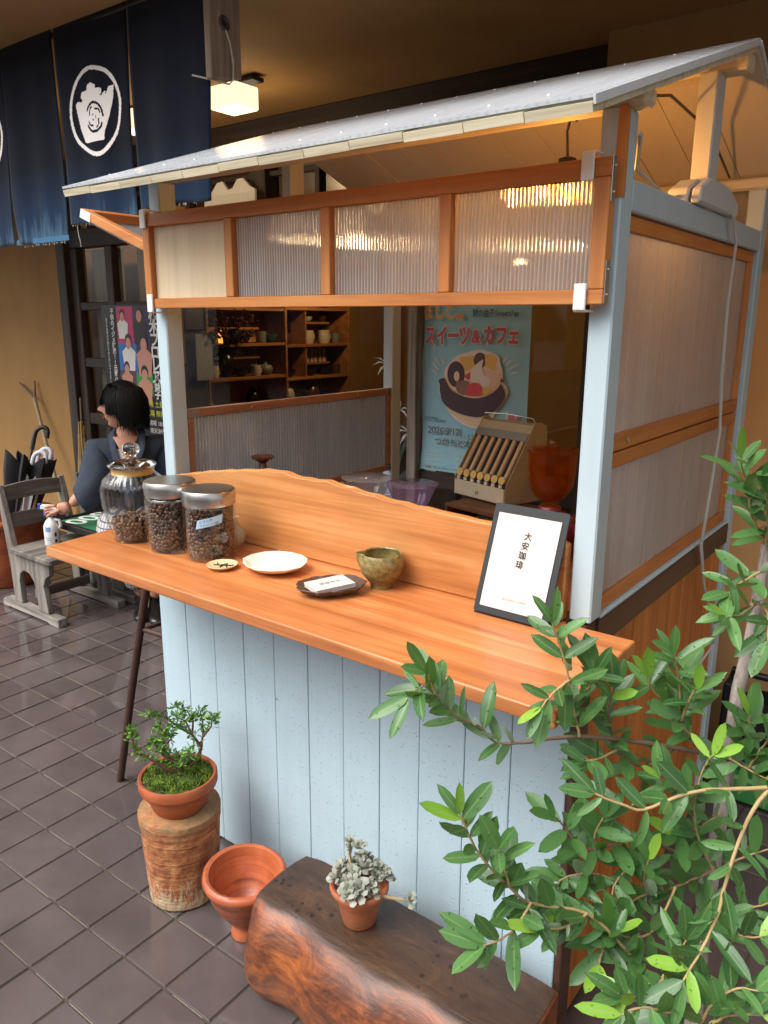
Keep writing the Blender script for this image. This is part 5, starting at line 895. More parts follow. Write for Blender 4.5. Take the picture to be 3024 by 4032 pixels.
# spouted bowl
kx, ky = .846, -.054
def spout(a, r, z):
    d = (a - R(215) + pi) % (2 * pi) - pi; k = max(0, (z - ZC - .045) / .03); return r + (.012 * math.exp(-(d / .22) ** 2) * k - .004 * math.exp(-((abs(d) - .42) / .15) ** 2) * k if r > .03 else 0)
kp = [(.024, 0), (.025, .010), (.028, .013), (.042, .03), (.048, .05), (.0475, .062), (.044, .073), (.0425, .0755), (.0405, .073), (.0435, .06), (.043, .05), (.036, .03), (.018, .018), (.001, .016)]
t = MT('ash_glaze'); v = t.obj((1, 1, 1), rand=False); n1 = t.noise(v, 90, 5, .7); n2 = t.noise(t.obj((6, 6, 60), rand=False), 1.0, 4); t.set(col=t.ramp(t.math('ADD', t.math('MULTIPLY', n1, .6), t.math('MULTIPLY', n2, .4)), [(.35, lin('#3f3618')), (.5, lin('#77683a')), (.65, lin('#9c8c58'))]), rough=.3, nrm=t.bump(t.math('ADD', n1, n2), .4, .002))
G().lathe([(r, ZC + z) for r, z in kp], (kx, ky, 0), 64, spout).solo('spouted_bowl', t.m, 'olive brown glazed bowl with a small pouring lip', 'bowl', (kx, ky, ZC), smooth=True)
# menu sign on a dark stand
sg = thing('menu_stand', 'white card sign on a slanted charcoal stand at the right of the counter', 'sign', (1.155, -.04, ZC))
M['char'] = plain('charcoal_plastic', '#171b1e', .6, nz=.05, nzs=90)
Sx = Vector((1, -.02, 0)).normalized(); S0 = Vector((1.079, -.062, ZC + .004)); Su = (Vector((1.066, .012, 1.155)) - S0); Su = (Su - Sx * Su.dot(Sx)); SH_ = Su.length; Su.normalize(); Sn = Sx.cross(Su)
def SP(u, v, l=0): return tuple(S0 + Sx * u + Su * v + Sn * l)
SW_ = .158
def rr(w0, w1, h0, h1, r, n=5):
    out = []
    for cx2, cy2, a0 in ((w1 - r, h0 + r, -90), (w1 - r, h1 - r, 0), (w0 + r, h1 - r, 90), (w0 + r, h0 + r, 180)):
        out += [(cx2 + r * cos(R(a0 + 90 * k / n)), cy2 + r * sin(R(a0 + 90 * k / n))) for k in range(n + 1)]
    return out
G().prism(rr(0, SW_, 0, SH_, .006), lambda a, b: SP(a, b, -.002), lambda a, b: SP(a, b, .002)).part('panel', M['char'], sg, .0006)
G().box(1.079, 1.237, -.062, .02, ZC + .0002, ZC + .0035).part('foot', M['char'], sg, .001)
pp = G(); pp.grid(6, 8, lambda u, v: SP(.0125 + (SW_ - .025) * u, .014 + (SH_ - .032) * v, .0031 + .0006 * (2 * u - 1) ** 2)); pp.part('paper', M['paper'], sg, smooth=True)
for k, ch in enumerate('大安珈琲'): text(ch, .0165, M['inkm'], sg, SP(SW_ * (.53 - .012 * k), SH_ * (.715 - .086 * k), .0042), Sx, Su, offset=.0002)
text('@TAIAN_COFFEE', .0064, plain('grey_ink', '#9a918b', .7), sg, SP(SW_ * .52, SH_ * .155, .0042), Sx, Su)
# ------------------------------------------------------------------ pots, log and plants in front of the stall
def terra(name, a, b, c, sc=14, rough=.65, streak=0):
    t = MT(name); v = t.obj((1, 1, 1), rand=False); n = t.noise(v, sc, 5, .6); r = t.noise(t.obj((4, 4, 120), rand=False), 1.0, 3); f = t.math('ADD', t.math('MULTIPLY', n, .65), t.math('MULTIPLY', r, .35))
    col = t.ramp(f, [(.35, lin(a)), (.5, lin(b)), (.66, lin(c))])
    if streak:
        z = t.n('SeparateXYZ', {0: t.n('TexCoord').outputs['Object']}).outputs[2]
        m = t.noise(t.obj((55, 55, 9), rand=False), 1.0, 7, .8, .5); low = t.n('MapRange', {0: z, 1: .02, 2: .17, 3: .17, 4: -.05}).outputs[0]
        k = t.n('MapRange', {0: t.math('ADD', m, low), 1: .60, 2: .63}).outputs[0]; col = t.mix(t.math('MULTIPLY', k, .8), col, lin('#b9a888'))
        hi = t.n('MapRange', {0: t.math('ADD', t.noise(t.obj((9, 9, 9), rand=False), 1.0, 5, .7), t.n('MapRange', {0: z, 1: .19, 2: .27, 3: -.1, 4: .16}).outputs[0]), 1: .5, 2: .68}).outputs[0]; col = t.mix(t.math('MULTIPLY', hi, .75), col, lin('#7c6a48'))
    t.set(col=col, rough=rough, nrm=t.bump(f, .35 + .6 * streak, .004 + .007 * streak)); return t.m
M['terra'] = terra('terracotta', '#7d3a22', '#a3532f', '#b7683f', 10, .55); M['terra2'] = terra('terracotta_pale', '#955034', '#b86d48', '#c98159', 14, .7); M['column'] = terra('old_clay_column', '#6f3f26', '#a2653d', '#bd875a', 34, .9, 1); M['mortar'] = terra('burnished_clay', '#6e3520', '#ad5a36', '#c2744c', 6, .42)
cxx, cyy = .290, -.197
rough_ = lambda a, r, z: r * (1 + .012 * sin(a * 3 + z * 9) + .01 * noise.noise((cos(a) * 4, sin(a) * 4, z * 16)) + .016 * noise.noise((cos(a) * 14, sin(a) * 14, z * 60))) if r > .03 else r
col = [(.001, 0), (.084, 0), (.09, .006)] + [(.09 + .014 * (z / .25), z) for z in [.01 * k for k in range(1, 23)]] + [(.105, .232), (.106, .25), (.106, .2575), (.1035, .26), (.001, .26)]
G().lathe(col, (cxx, cyy, 0), 110, rough_).solo('clay_column', M['column'], 'stained terracotta cylinder used as a plant stand', 'plant stand', (cxx, cyy, 0), smooth=True)
bo = thing('bonsai', 'mossy little azalea in a wide terracotta bowl on the clay cylinder', 'plant', (cxx, cyy, .26))
G().lathe([(r, .2605 + z) for r, z in [(.062, 0), (.068, .004), (.084, .045), (.088, .056), (.0985, .062), (.101, .068), (.101, .09), (.098, .094), (.092, .092), (.088, .08), (.001, .075)]], (cxx, cyy, 0), 56).part('pot', M['terra'], bo, smooth=True)
t = MT('moss'); n = t.noise(t.obj((1, 1, 1), rand=False), 45, 5, .7); g_ = t.n('NewGeometry').outputs['Random Per Island']; t.set(col=t.ramp(t.math('ADD', t.math('MULTIPLY', n, .6), t.math('MULTIPLY', g_, .4)), [(.32, lin('#1f2a0a')), (.5, lin('#55701a')), (.68, lin('#9db030'))]), rough=.9); M['moss'] = t.m
mb = G(); mh = lambda x, y: .345 + .016 * (1 - min(1, (x * x + y * y) / .0081)) + .006 * noise.noise((x * 40, y * 40, 1))
mb.lathe([(.092, .340), (.088, .347), (.07, .352), (.05, .357), (.03, .36), (.001, .361)], (cxx, cyy, 0), 32).part('moss_bed', M['moss'], bo, smooth=True)
mr = random.Random(21); mt_ = G()
for k in range(4200):
    a = mr.uniform(0, 2 * pi); r = .09 * sqrt(mr.random()); x, y = r * cos(a), r * sin(a); z = mh(x, y); h = mr.uniform(.003, .008) * (1 + .9 * noise.noise((x * 60, y * 60, 4))); dx, dy = mr.gauss(0, .002), mr.gauss(0, .002); w = .0019
    b = mr.uniform(0, pi); mt_.add([(cxx + x - w * cos(b), cyy + y - w * sin(b), z - .002), (cxx + x + w * cos(b), cyy + y + w * sin(b), z - .002), (cxx + x + dx, cyy + y + dy, z + h)], [(0, 1, 2)])
mt_.part('moss_tufts', M['moss'], bo, kind='stuff')
brk = plain('bonsai_bark', '#5a3a2c', .8, nz=.3, nzs=60); lv = [plain('azalea_leaf', '#4d7a2a', .45, var=.2), plain('azalea_leaf_young', '#84a849', .45)]
sh_ = Vector((cxx, cyy, 0)); gl2 = G()
root = Vector((cxx + .005, cyy + .01, .36))
for k, pl in enumerate(DATA['BONSAI']):
    P = [Vector(p) for p in pl]; r0 = .0055 if k in (0, 6, 8) else .0032
    if k in (0, 6, 8, 9, 11): P = [root + (P[0] - root) * .1 + Vector((0, 0, -.012))] + P
    G().tube(P, [r0 * (1 - .65 * i / (len(P) - 1)) for i in range(len(P))], 7).part('branch', brk, bo, smooth=True)
    for i in range(1 if k not in (0, 6, 8) else 2, len(P)):
        for c in ([P[i], P[i].lerp(P[i - 1], .5)] if i > 1 else [P[i]]):
            tip = i == len(P) - 1
            for q in range(16 if tip else 9):
                d = Vector((mr.gauss(0, 1), mr.gauss(0, 1), mr.gauss(.5, .8))).normalized(); l = mr.uniform(.013, .024); w = l * .2; s_ = d.cross(Vector((mr.random(), mr.random(), mr.random()))).normalized() * w; o_ = c + Vector((mr.gauss(0, .004), mr.gauss(0, .004), mr.gauss(0, .004)))
                nn = d.cross(s_).normalized() * w * .5; gl2.add([o_, o_ + d * l * .55 + s_ + nn, o_ + d * l, o_ + d * l * .55 - s_ + nn, o_ + d * l * .5], [(0, 1, 2, 4), (0, 4, 2, 3)], 1 if mr.random() < .35 else 0)
gl2.part('leaf_mass', lv, bo, kind='stuff')
# footed clay bowl
mx, my = .535, -.20
mp = [(.034, 0), (.039, .003), (.040, .010), (.034, .024), (.033, .034), (.045, .05), (.07, .085), (.09, .125), (.098, .15), (.104, .16), (.107, .168), (.105, .177), (.098, .181), (.09, .178), (.087, .165), (.08, .14), (.065, .1), (.04, .068), (.001, .06)]
lip = lambda a, r, z: r * (1 + .03 * cos(2 * a + .8) + .012 * sin(3 * a)) if r > .05 else r
t_m = Matrix.Rotation(R(3), 4, 'Y')
G().lathe(mp, (mx, my, 0), 64, lip).solo('footed_bowl', M['mortar'], 'empty footed terracotta bowl between the clay cylinder and the log', 'pot', (mx, my, 0), smooth=True)
# half log bench
t = MT('polished_log'); v = t.obj((5, 10, 10), rand=False); a = t.noise(v, 1.5, 8, .72, .8); b = t.noise(t.obj((12, 140, 140), rand=False), 1.0, 3); spot = t.n('TexVoronoi', {'Vector': t.obj((1, 1, .1), rand=False), 'Scale': 42.0}).outputs['Distance']
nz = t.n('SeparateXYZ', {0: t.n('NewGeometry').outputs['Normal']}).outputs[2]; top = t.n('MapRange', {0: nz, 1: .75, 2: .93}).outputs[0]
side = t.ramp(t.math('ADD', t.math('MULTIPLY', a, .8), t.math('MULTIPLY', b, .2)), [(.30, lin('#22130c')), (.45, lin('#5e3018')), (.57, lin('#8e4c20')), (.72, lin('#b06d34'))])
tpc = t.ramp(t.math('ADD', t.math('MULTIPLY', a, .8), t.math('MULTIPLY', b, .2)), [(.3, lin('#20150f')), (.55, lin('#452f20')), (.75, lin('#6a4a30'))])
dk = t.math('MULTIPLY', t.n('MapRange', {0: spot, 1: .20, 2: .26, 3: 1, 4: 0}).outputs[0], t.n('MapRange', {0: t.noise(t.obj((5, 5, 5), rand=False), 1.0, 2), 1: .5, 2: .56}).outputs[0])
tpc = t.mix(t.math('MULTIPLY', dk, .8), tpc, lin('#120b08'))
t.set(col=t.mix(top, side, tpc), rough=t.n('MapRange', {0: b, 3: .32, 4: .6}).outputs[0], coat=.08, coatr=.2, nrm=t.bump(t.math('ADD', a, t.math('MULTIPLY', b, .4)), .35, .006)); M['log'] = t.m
def log_ring(u):
    x = .68 + .635 * u; wob = .004 * sin(x * 11) + .003 * sin(x * 23 + 1); yb = -.105; yf = -.292 + .007 * sin(x * 17 + .5) + .004 * sin(x * 41); e = 1 - .12 * (max(0, .06 - u) / .06) ** 2 - .05 * (max(0, u - .95) / .05) ** 2
    pts = [(yb, .236), (-.15, .240), (-.20, .2405), (-.25, .2395), (yf + .01, .237), (yf - .004 + wob * .3, .231), (yf - .022 + wob, .214), (yf - .045 + wob, .18), (yf - .06 + wob, .13), (yf - .062 + wob, .08), (yf - .048 + wob, .04), (yf - .025, .008), (yf + .03, 0), (-.15, 0), (yb, .004), (yb + .006, .1)]
    return [(x + (.018 * (1 - (y + .2) ** 2 * 30) * (-1 if u < .5 else 1) * (1 if u in (0, 1) else 0)), -.2 + (y + .2) * e, z * (e if z < .2 else 1)) for y, z in pts]
g = G(); us = [0, .012, .03, .06] + [.1 + .05 * k for k in range(17)] + [.95, .98, 1]; rings = [log_ring(u) for u in us]; n = 16
g.add([p for r_ in rings for p in r_], [(i * n + k, i * n + (k + 1) % n, (i + 1) * n + (k + 1) % n, (i + 1) * n + k) for i in range(len(us) - 1) for k in range(n)] + [tuple(range(n))[::-1], tuple(range((len(us) - 1) * n, len(us) * n))])
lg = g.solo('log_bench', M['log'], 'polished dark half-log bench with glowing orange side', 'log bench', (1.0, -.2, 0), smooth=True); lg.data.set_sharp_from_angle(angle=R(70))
md = lg.modifiers.new('b', 'BEVEL'); md.width = .006; md.segments = 3; md.limit_method = 'ANGLE'; md.angle_limit = R(50)
# succulent
sx, sy, sz = .905, -.205, .2405
su = thing('succulent', 'pale rosette succulent in a small terracotta pot on the log', 'plant', (sx, sy, sz))
G().lathe([(r, sz + z) for r, z in [(.033, 0), (.036, .003), (.052, .075), (.054, .079), (.060, .080), (.0635, .083), (.0635, .094), (.061, .0965), (.055, .095), (.052, .085), (.001, .08)]], (sx, sy, 0), 44).part('pot', M['terra2'], su, smooth=True)
G().lathe([(.053, sz + .082), (.001, sz + .088)], (sx, sy, 0), 20).part('soil', plain('potting_soil', '#2e241d', .9, nz=.3), su)
t = MT('succulent_leaf'); t.set(col=t.mix(t.noise(t.obj((1, 1, 1)), 30, 3), lin('#6c7a68'), lin('#a59f92')), rough=.55); M['succ'] = t.m; M['sstem'] = plain('succulent_stem', '#b39a72', .6)
def rosette(c, nrm, s, nl=9):
    nrm = Vector(nrm).normalized(); u = nrm.orthogonal().normalized(); w = nrm.cross(u); g = G(); a0 = mr.uniform(0, 6)
    for k in range(nl):
        a = a0 + k * 2.4; l = s * (1 - .055 * k); d = (u * cos(a) + w * sin(a)) * (1 - .07 * k) + nrm * (.25 + .12 * k); d.normalize(); side_ = nrm.cross(d).normalized() * l * .30; th_ = d.cross(side_).normalized() * l * .10; b = Vector(c)
        pts = [b, b + d * l * .5 + side_ * .8, b + d * l * .82 + side_, b + d * l, b + d * l * .82 - side_, b + d * l * .5 - side_ * .8]
        mid = [b + d * l * .6 + th_ * .8, b + d * l * .6 - th_ * 1.4]
        g.add(pts + mid, [(0, 1, 6), (1, 2, 6), (2, 3, 6), (3, 4, 6), (4, 5, 6), (5, 0, 6), (1, 0, 7), (2, 1, 7), (3, 2, 7), (4, 3, 7), (5, 4, 7), (0, 5, 7)])
    g.part('rosette', M['succ'], su, smooth=True)
for k in range(34):
    a = mr.uniform(0, 2 * pi); r = .058 * sqrt(mr.random()); z = sz + .105 + .018 * (1 - (r / .06) ** 2) + mr.uniform(-.01, .008); rosette((sx + r * cos(a), sy + r * sin(a), z), (cos(a) * r * 12, sin(a) * r * 12 - .25, .9), mr.uniform(.022, .030))
for pts in ([(sx - .02, sy, sz + .1), (sx - .035, sy + .01, sz + .14), (sx - .03, sy + .012, sz + .165), (sx - .008, sy + .01, sz + .17)], [(sx + .03, sy - .02, sz + .1), (sx + .07, sy + .01, sz + .085), (sx + .105, sy + .04, sz + .075)]):
    G().tube(pts, .0035, 7).part('stem', M['sstem'], su, smooth=True); rosette(pts[-1], (.3, -.3, .9), .022); 
rosette((sx - .034, sy + .012, sz + .168), (-.3, -.2, 1), .024); rosette((sx - .03, sy + .012, sz + .158), (-.5, -.5, .6), .02)
# ------------------------------------------------------------------ olive tree
OT = DATA['OLIVE']; tk = [Vector(p) for p in OT['trunk']]; base = Vector((1.60, -.26, 0)); tk = [base, base.lerp(tk[0], .5) + Vector((.004, 0, 0))] + tk
ol = thing('olive_tree', 'young olive tree with grey trunk and wet leaves right of the counter', 'tree', tuple(base))
t = MT('olive_bark'); v = t.obj((60, 60, 14), rand=False); n = t.noise(v, 1.0, 5, .7); t.set(col=t.ramp(n, [(.35, lin('#6d625a')), (.52, lin('#9a8e86')), (.7, lin('#b8aca4'))]), rough=.8, nrm=t.bump(n, .35, .003)); M['obark'] = t.m; M['otwig'] = plain('olive_twig', '#a98f62', .65, nz=.2, nzs=80); M['otwig2'] = plain('olive_branch', '#7a6350', .7, nz=.25, nzs=80)
k_ = len(tk); G().tube(tk, [.0155 * (1 - .55 * i / k_) * (1 + .06 * sin(i * 2.3)) for i in range(k_)], 14).part('trunk', M['obark'], ol, smooth=True)
def leafmat(name, a, b, under, r=.36):
    t = MT(name); tc = t.n('TexCoord').outputs['Object']; s_ = t.n('SeparateXYZ', {0: tc}); ax_ = t.math('ABSOLUTE', s_.outputs[0])
    vein = t.n('MapRange', {0: ax_, 1: .0003, 2: .0012, 3: 1, 4: 0}).outputs[0]
    c = t.mix(t.rand(), lin(a), lin(b)); c = t.mix(t.math('MULTIPLY', vein, .4), c, lin('#8fa066'))
    c = t.mix(t.n('NewGeometry').outputs['Backfacing'], c, lin(under))
    vo = t.n('TexVoronoi', {'Vector': t.obj((1, 1, 0)), 'Scale': 190.0}); sel = t.n('SeparateColor', {0: vo.outputs['Color']}).outputs[0]
    mk = t.n('MapRange', {0: t.math('SUBTRACT', t.n('MapRange', {0: sel, 1: .55, 2: 1, 3: 0, 4: .38}).outputs[0], vo.outputs['Distance']), 1: 0, 2: .15}).outputs[0]
    nb = t.bump(t.noise(tc, 260, 3), .12, .001); nb = t.bump(mk, .9, .002, nb)
    t.set(col=c, rough=t.mix(mk, (r, r, r, 1), (.05, .05, .05, 1)), spec=.5, nrm=nb)
    tl = t.n('BsdfTranslucent', {'Color': lin('#7fae2e')}); mx_ = t.n('MixShader', {0: .16, 1: t.b.outputs[0], 2: tl.outputs[0]}); t.t.links.new(mx_.outputs[0], t.out.inputs[0]); return t.m
M['leaf'] = leafmat('olive_leaf', '#33592e', '#578247', '#93a58c'); M['leafy'] = leafmat('young_olive_leaf', '#6f9c34', '#90b846', '#a5b87a')
def leaf_mesh(nm, mat, wid, bend, cup):
    vs = []; fs = []; N_ = 7
    for i in range(N_):
        s_ = i / (N_ - 1); w = wid * (sin(pi * min(1, s_ * .93 + .035)) ** .5) * (1 - .15 * abs(s_ - .6)); z = -bend * s_ * s_; c_ = cup * w
        if i == 0: w = .0012
        if i == N_ - 1: w = .0004
        vs += [(-w, s_, z + c_), (0, s_, z), (w, s_, z + c_)]
    for i in range(N_ - 1):
        for k in range(2): a = i * 3 + k; fs.append((a, a + 1, a + 4, a + 3))
    me = bpy.data.meshes.new(nm); me.from_pydata([(x, y, z) for x, y, z in vs], [], fs); me.materials.append(mat); me.polygons.foreach_set('use_smooth', [True] * len(fs)); return me
LM = [leaf_mesh('leaf', M['leaf'], w, b, c) for w, b, c in ((.155, .12, .3), (.172, .05, .22), (.145, .25, .4), (.165, -.08, .25), (.132, .16, .5), (.182, .1, .15), (.126, -.15, .35))]; LY = [leaf_mesh('leaf', M['leafy'], w, b, c) for w, b, c in ((.135, .05, .3), (.15, -.08, .25))]
# leaf meshes are unit length in Y; vein width is set in mesh units, so scale them to metres here
for me in LM + LY:
    for v in me.vertices: v.co *= .056
lr = random.Random(4); leaves = []
def put(p, d, up_, s_, young): leaves.append((p, d, up_, s_, young))
UPV = Vector((0, 0, 1)); TOC = Vector((.25, -.55, .5)).normalized()
def spl(p, n=4):
    out = []
    for i in range(len(p) - 1):
        a, b, c, d = p[max(0, i - 1)], p[i], p[i + 1], p[min(len(p) - 1, i + 2)]
        for q in range(n): t_ = q / n; out.append(.5 * ((2 * b) + (c - a) * t_ + (2 * a - 5 * b + 4 * c - d) * t_ * t_ + (3 * b - a - 3 * c + d) * t_ ** 3) + (Vector((lr.gauss(0, .0005), lr.gauss(0, .0005), lr.gauss(0, .0005))) if q else Vector()))
    return out + [p[-1]]
for k, tw in enumerate(OT['twigs']):
    P = spl([Vector(p) for p in tw]); n_ = len(P); thick = k in (0, 6); r0 = .0048 if k == 0 else (.0045 if k == 6 else (.003 if k in (7, 11, 12) else .0022))
    G().tube(P, [r0 * (1 - .5 * i / (n_ - 1)) for i in range(n_)], 8).part('branch', M['otwig2'] if k in (0, 1, 6, 13, 15) else M['otwig'], ol, smooth=True)
    if thick: continue
    seg = [(P[i], P[i + 1]) for i in range(n_ - 1)]; Ltot = sum((b - a).length for a, b in seg); s0 = .22 if k in (7, 11, 12) else .08; q = s0 * Ltot; ph = lr.uniform(0, 3); step = .028 if k in (11, 12) else .0165
    while q < Ltot - .004:
        a_ = 0
        for a, b in seg:
            l = (b - a).length
            if a_ + l >= q: break
            a_ += l
        T_ = (b - a).normalized(); p = a + T_ * (q - a_); side_ = T_.cross(TOC).normalized(); oth = side_.cross(T_)
        frac = q / Ltot
        for sg_ in (1, -1):
            if lr.random() < .1: continue
            out = (side_ * cos(ph) + oth * sin(ph)) * sg_; d = (T_ * lr.uniform(.3, .75) + out * .8 + UPV * .12 + Vector((lr.gauss(0, .15), lr.gauss(0, .15), lr.gauss(0, .15)))).normalized()
            u_ = (TOC + UPV * .4 + Vector((lr.gauss(0, .35), lr.gauss(0, .35), lr.gauss(0, .35)))).normalized(); put(p, d, u_, lr.uniform(.68, 1.28), frac > .85 and lr.random() < .22)
        ph += pi / 2 + lr.gauss(0, .25); q += step * lr.uniform(.8, 1.25)
    T_ = (P[-1] - P[-2]).normalized()
    for sg_ in (1, -1):
        d = (T_ + T_.cross(TOC).normalized() * .35 * sg_ + Vector((lr.gauss(0, .1), lr.gauss(0, .1), .1))).normalized(); put(P[-1], d, (TOC + Vector((lr.gauss(0, .3), 0, .3))).normalized(), lr.uniform(.8, 1.15), lr.random() < .28)
leaves.sort(key=lambda e: (0 if seen(e[0], 60) else 1, (e[0] - CAM).length)); rest = [G(), G()]
for n_, (p, d, u_, s_, yg) in enumerate(leaves):
    x_ = d.cross(u_).normalized(); z_ = x_.cross(d).normalized(); Mx = Matrix(((x_.x, d.x, z_.x, 0), (x_.y, d.y, z_.y, 0), (x_.z, d.z, z_.z, 0), (0, 0, 0, 1))); me = lr.choice(LY if yg else LM)
    if n_ < 300:
        o = bpy.data.objects.new('leaf', me); COL.objects.link(o); o.parent = ol; o.matrix_local = Matrix.Translation(p - base) @ Mx @ Matrix.Scale(s_, 4)
    else:
        Mw = Matrix.Translation(p) @ Mx @ Matrix.Scale(s_, 4); rest[1 if yg else 0].add([tuple(Mw @ v.co) for v in me.vertices], [tuple(f_.vertices) for f_ in me.polygons])
M['leaf_far'] = leafmat('olive_leaf_mass', '#33592e', '#578247', '#93a58c')
for r_, nm, m in ((rest[0], 'leaf_mass', M['leaf_far']), (rest[1], 'young_leaf_mass', M['leafy'])):
    if r_.v:
        me = bpy.data.meshes.new(nm); me.from_pydata([(a - base.x, b - base.y, c - base.z) for a, b, c in r_.v], [], r_.f); me.materials.append(m); me.polygons.foreach_set('use_smooth', [True] * len(r_.f)); o = bpy.data.objects.new(nm, me); COL.objects.link(o); o.parent = ol; o['kind'] = 'stuff'
print('leaves', len(leaves))
# hose reel by the right wall
hr = thing('hose_reel', 'black and green hose reel on the floor by the right wall', 'hose reel', (1.42, 1.2, 0))
gm = plain('green_plastic', '#3f8a46', .4)
G().box(1.30, 1.52, 1.12, 1.28, .01, .10).part('base', gm, hr, .01); G().lathe([(.001, -.06), (.11, -.06), (.11, -.05), (.07, -.045), (.07, .045), (.11, .05), (.11, .06), (.001, .06)], (1.41, 1.2, .24), 28, M=Matrix.Rotation(R(90), 4, 'X')).part('drum', M['black'], hr, smooth=True)
G().box(1.30, 1.33, 1.13, 1.27, .10, .40).part('side_arm', M['black'], hr, .006); G().box(1.49, 1.52, 1.13, 1.27, .10, .40).part('side_arm', M['black'], hr, .006)
G().tube([(1.31, 1.2, .38), (1.31, 1.2, .42), (1.51, 1.2, .42), (1.51, 1.2, .38)], .012, 8).part('handle', M['black'], hr, smooth=True)
# ------------------------------------------------------------------ old school chairs
def make_chair(dy, label):
    th = thing('wooden_chair', label, 'chair', (-1.93, .79 + dy, 0), 'old school chairs')
    def arch(y0, y1):
        pts = [(-2.10, .05), (-2.03, .05), (-2.035, .17), (-2.02, .215), (-1.98, .24), (-1.93, .235), (-1.89, .20), (-1.875, .15), (-1.87, .05), (-1.775, .05), (-1.785, .12), (-1.80, .19), (-1.775, .235), (-1.735, .26), (-1.73, .33), (-2.06, .33), (-2.085, .42), (-2.125, .58), (-2.15, .665), (-2.175, .665), (-2.165, .58), (-2.135, .40), (-2.115, .25)]
        return G().prism(pts, lambda a, b: (a, y0, b), lambda a, b: (a, y1, b))
    for y in (.605, .945):
        arch(y + dy, y + .03 + dy).part('leg_frame', M['weather_z'], th, .003)
        G().prism([(-2.215, 0), (-2.17, 0), (-2.15, .008), (-1.78, .008), (-1.75, 0), (-1.675, 0), (-1.675, .045), (-2.20, .05), (-2.215, .035)], lambda a, b, y=y: (a, y - .01 + dy, b), lambda a, b, y=y: (a, y + .04 + dy, b)).part('skid', M['weather'], th, .003)
    G().prism(rr(-2.06, -1.665, .575 + dy, 1.005 + dy, .02), lambda a, b: (a, b, .3305), lambda a, b: (a, b, .358)).part('seat', M['weather_y'], th, .004)
    for z0, z1, bow, x in ((.575, .655, .012, -2.158), (.44, .515, 0, -2.128)):
        g = G(); g.grid(8, 1, lambda u, v: (x, .63 + .32 * u + dy, z0 + (z1 - z0) * v + bow * sin(pi * u) * (1 if v else .6))); o = g.part('back_rail', M['weather_y'], th); m = o.modifiers.new('t', 'SOLIDIFY'); m.thickness = .018; m.offset = 0
    G().box(-1.95, -1.93, .636 + dy, .944 + dy, .09, .14).part('stretcher', M['weather_y'], th, .002)
make_chair(0, 'weathered grey school chair with the spray bottle on its seat')
make_chair(.44, 'weathered grey school chair under the seated person')
# ------------------------------------------------------------------ person
def skin(joints, edges, root=0, sub=2):
    me = bpy.data.meshes.new('sk'); me.from_pydata([j[0] for j in joints], edges, []); o = bpy.data.objects.new('sk', me); COL.objects.link(o)
    o.modifiers.new('k', 'SKIN'); m = o.modifiers.new('s', 'SUBSURF'); m.levels = sub; m.render_levels = sub
    for i, j in enumerate(joints):
        r = j[1] if hasattr(j[1], '__len__') else (j[1], j[1]); me.skin_vertices[0].data[i].radius = r; me.skin_vertices[0].data[i].use_root = (i == root)
    bpy.context.view_layer.update(); ev = bpy.data.meshes.new_from_object(o.evaluated_get(bpy.context.evaluated_depsgraph_get()))
    out = ([tuple(v.co) for v in ev.vertices], [tuple(p.vertices) for p in ev.polygons]); bpy.data.objects.remove(o); bpy.data.meshes.remove(me); bpy.data.meshes.remove(ev); return out
F_ = Vector((.80, -.60, 0)); Rr = Vector((-.60, -.80, 0)); Z_ = Vector((0, 0, 1))
PC = Vector((-1.76, 1.13, 0))
def W_(f, r, z): return PC + F_ * f + Rr * r + Z_ * z
pe = thing('person', 'person with black bobbed hair and navy robe seated turning left, holding a spray bottle', 'person', tuple(W_(0, 0, .36)))
hip = W_(-.04, 0, .46); ch = W_(-.01, 0, .74); nk = W_(.0, .0, .90); hd0 = W_(.005, .012, 1.0)
shR = W_(-.01, .155, .835); shL = W_(-.03, -.165, .84); elR = Vector((-1.80, .90, .645)); wrR = Vector((-1.845, .815, .565)); elL = W_(.02, -.24, .6); wrL = W_(.2, -.12, .53)
hiR = W_(-.02, .085, .45); hiL = W_(-.02, -.085, .45); knR = W_(.33, .10, .47); knL = W_(.33, -.09, .47); anR = Vector((-1.545, 1.02, .08)); anL = W_(.30, -.10, .08)
body = G(); body.add(*skin([(hip, .12), (W_(-.03, 0, .6), .105), (ch, .12), (nk, .052), (hd0, .05), (shR, .055), (elR, .042), (wrR, .027), (shL, .055), (elL, .042), (wrL, .027), (hiR, .085), (knR, .06), (anR, .04), (hiL, .085), (knL, .06), (anL, .04)],
    [(0, 1), (1, 2), (2, 3), (3, 4), (2, 5), (5, 6), (6, 7), (2, 8), (8, 9), (9, 10), (0, 11), (11, 12), (12, 13), (0, 14), (14, 15), (15, 16)]))
# head: turned to the picture's left
hf = Vector((-.82, -.57, -.03)).normalized(); hs_ = hf.cross(Z_).normalized(); hu = hs_.cross(hf).normalized(); HC = W_(.01, .02, 1.055)
def head_pt(a, b, c):
    x, y, z = .098 * a, .075 * b, .118 * c
    if c < 0: y *= 1 - .32 * (-c) ** 1.3; x *= 1 - .10 * (-c)
    if a > 0:
        x += .026 * math.exp(-((c + .08) / .13) ** 2 - (b / .16) ** 2) * max(0, a) + .009 * math.exp(-((c + .02) / .16) ** 2 - (b / .12) ** 2)
        x += .010 * math.exp(-((c + .45) / .09) ** 2 - (b / .28) ** 2) - .006 * math.exp(-((c + .58) / .07) ** 2 - (b / .3) ** 2) + .020 * math.exp(-((c + .80) / .16) ** 2 - (b / .35) ** 2)
        x -= .008 * math.exp(-((c - .14) / .1) ** 2 - ((abs(b) - .36) / .15) ** 2); x += .004 * math.exp(-((c - .32) / .08) ** 2)
    return HC + hf * x + hs_ * y + hu * z
nu, nv = 40, 30; vs = []
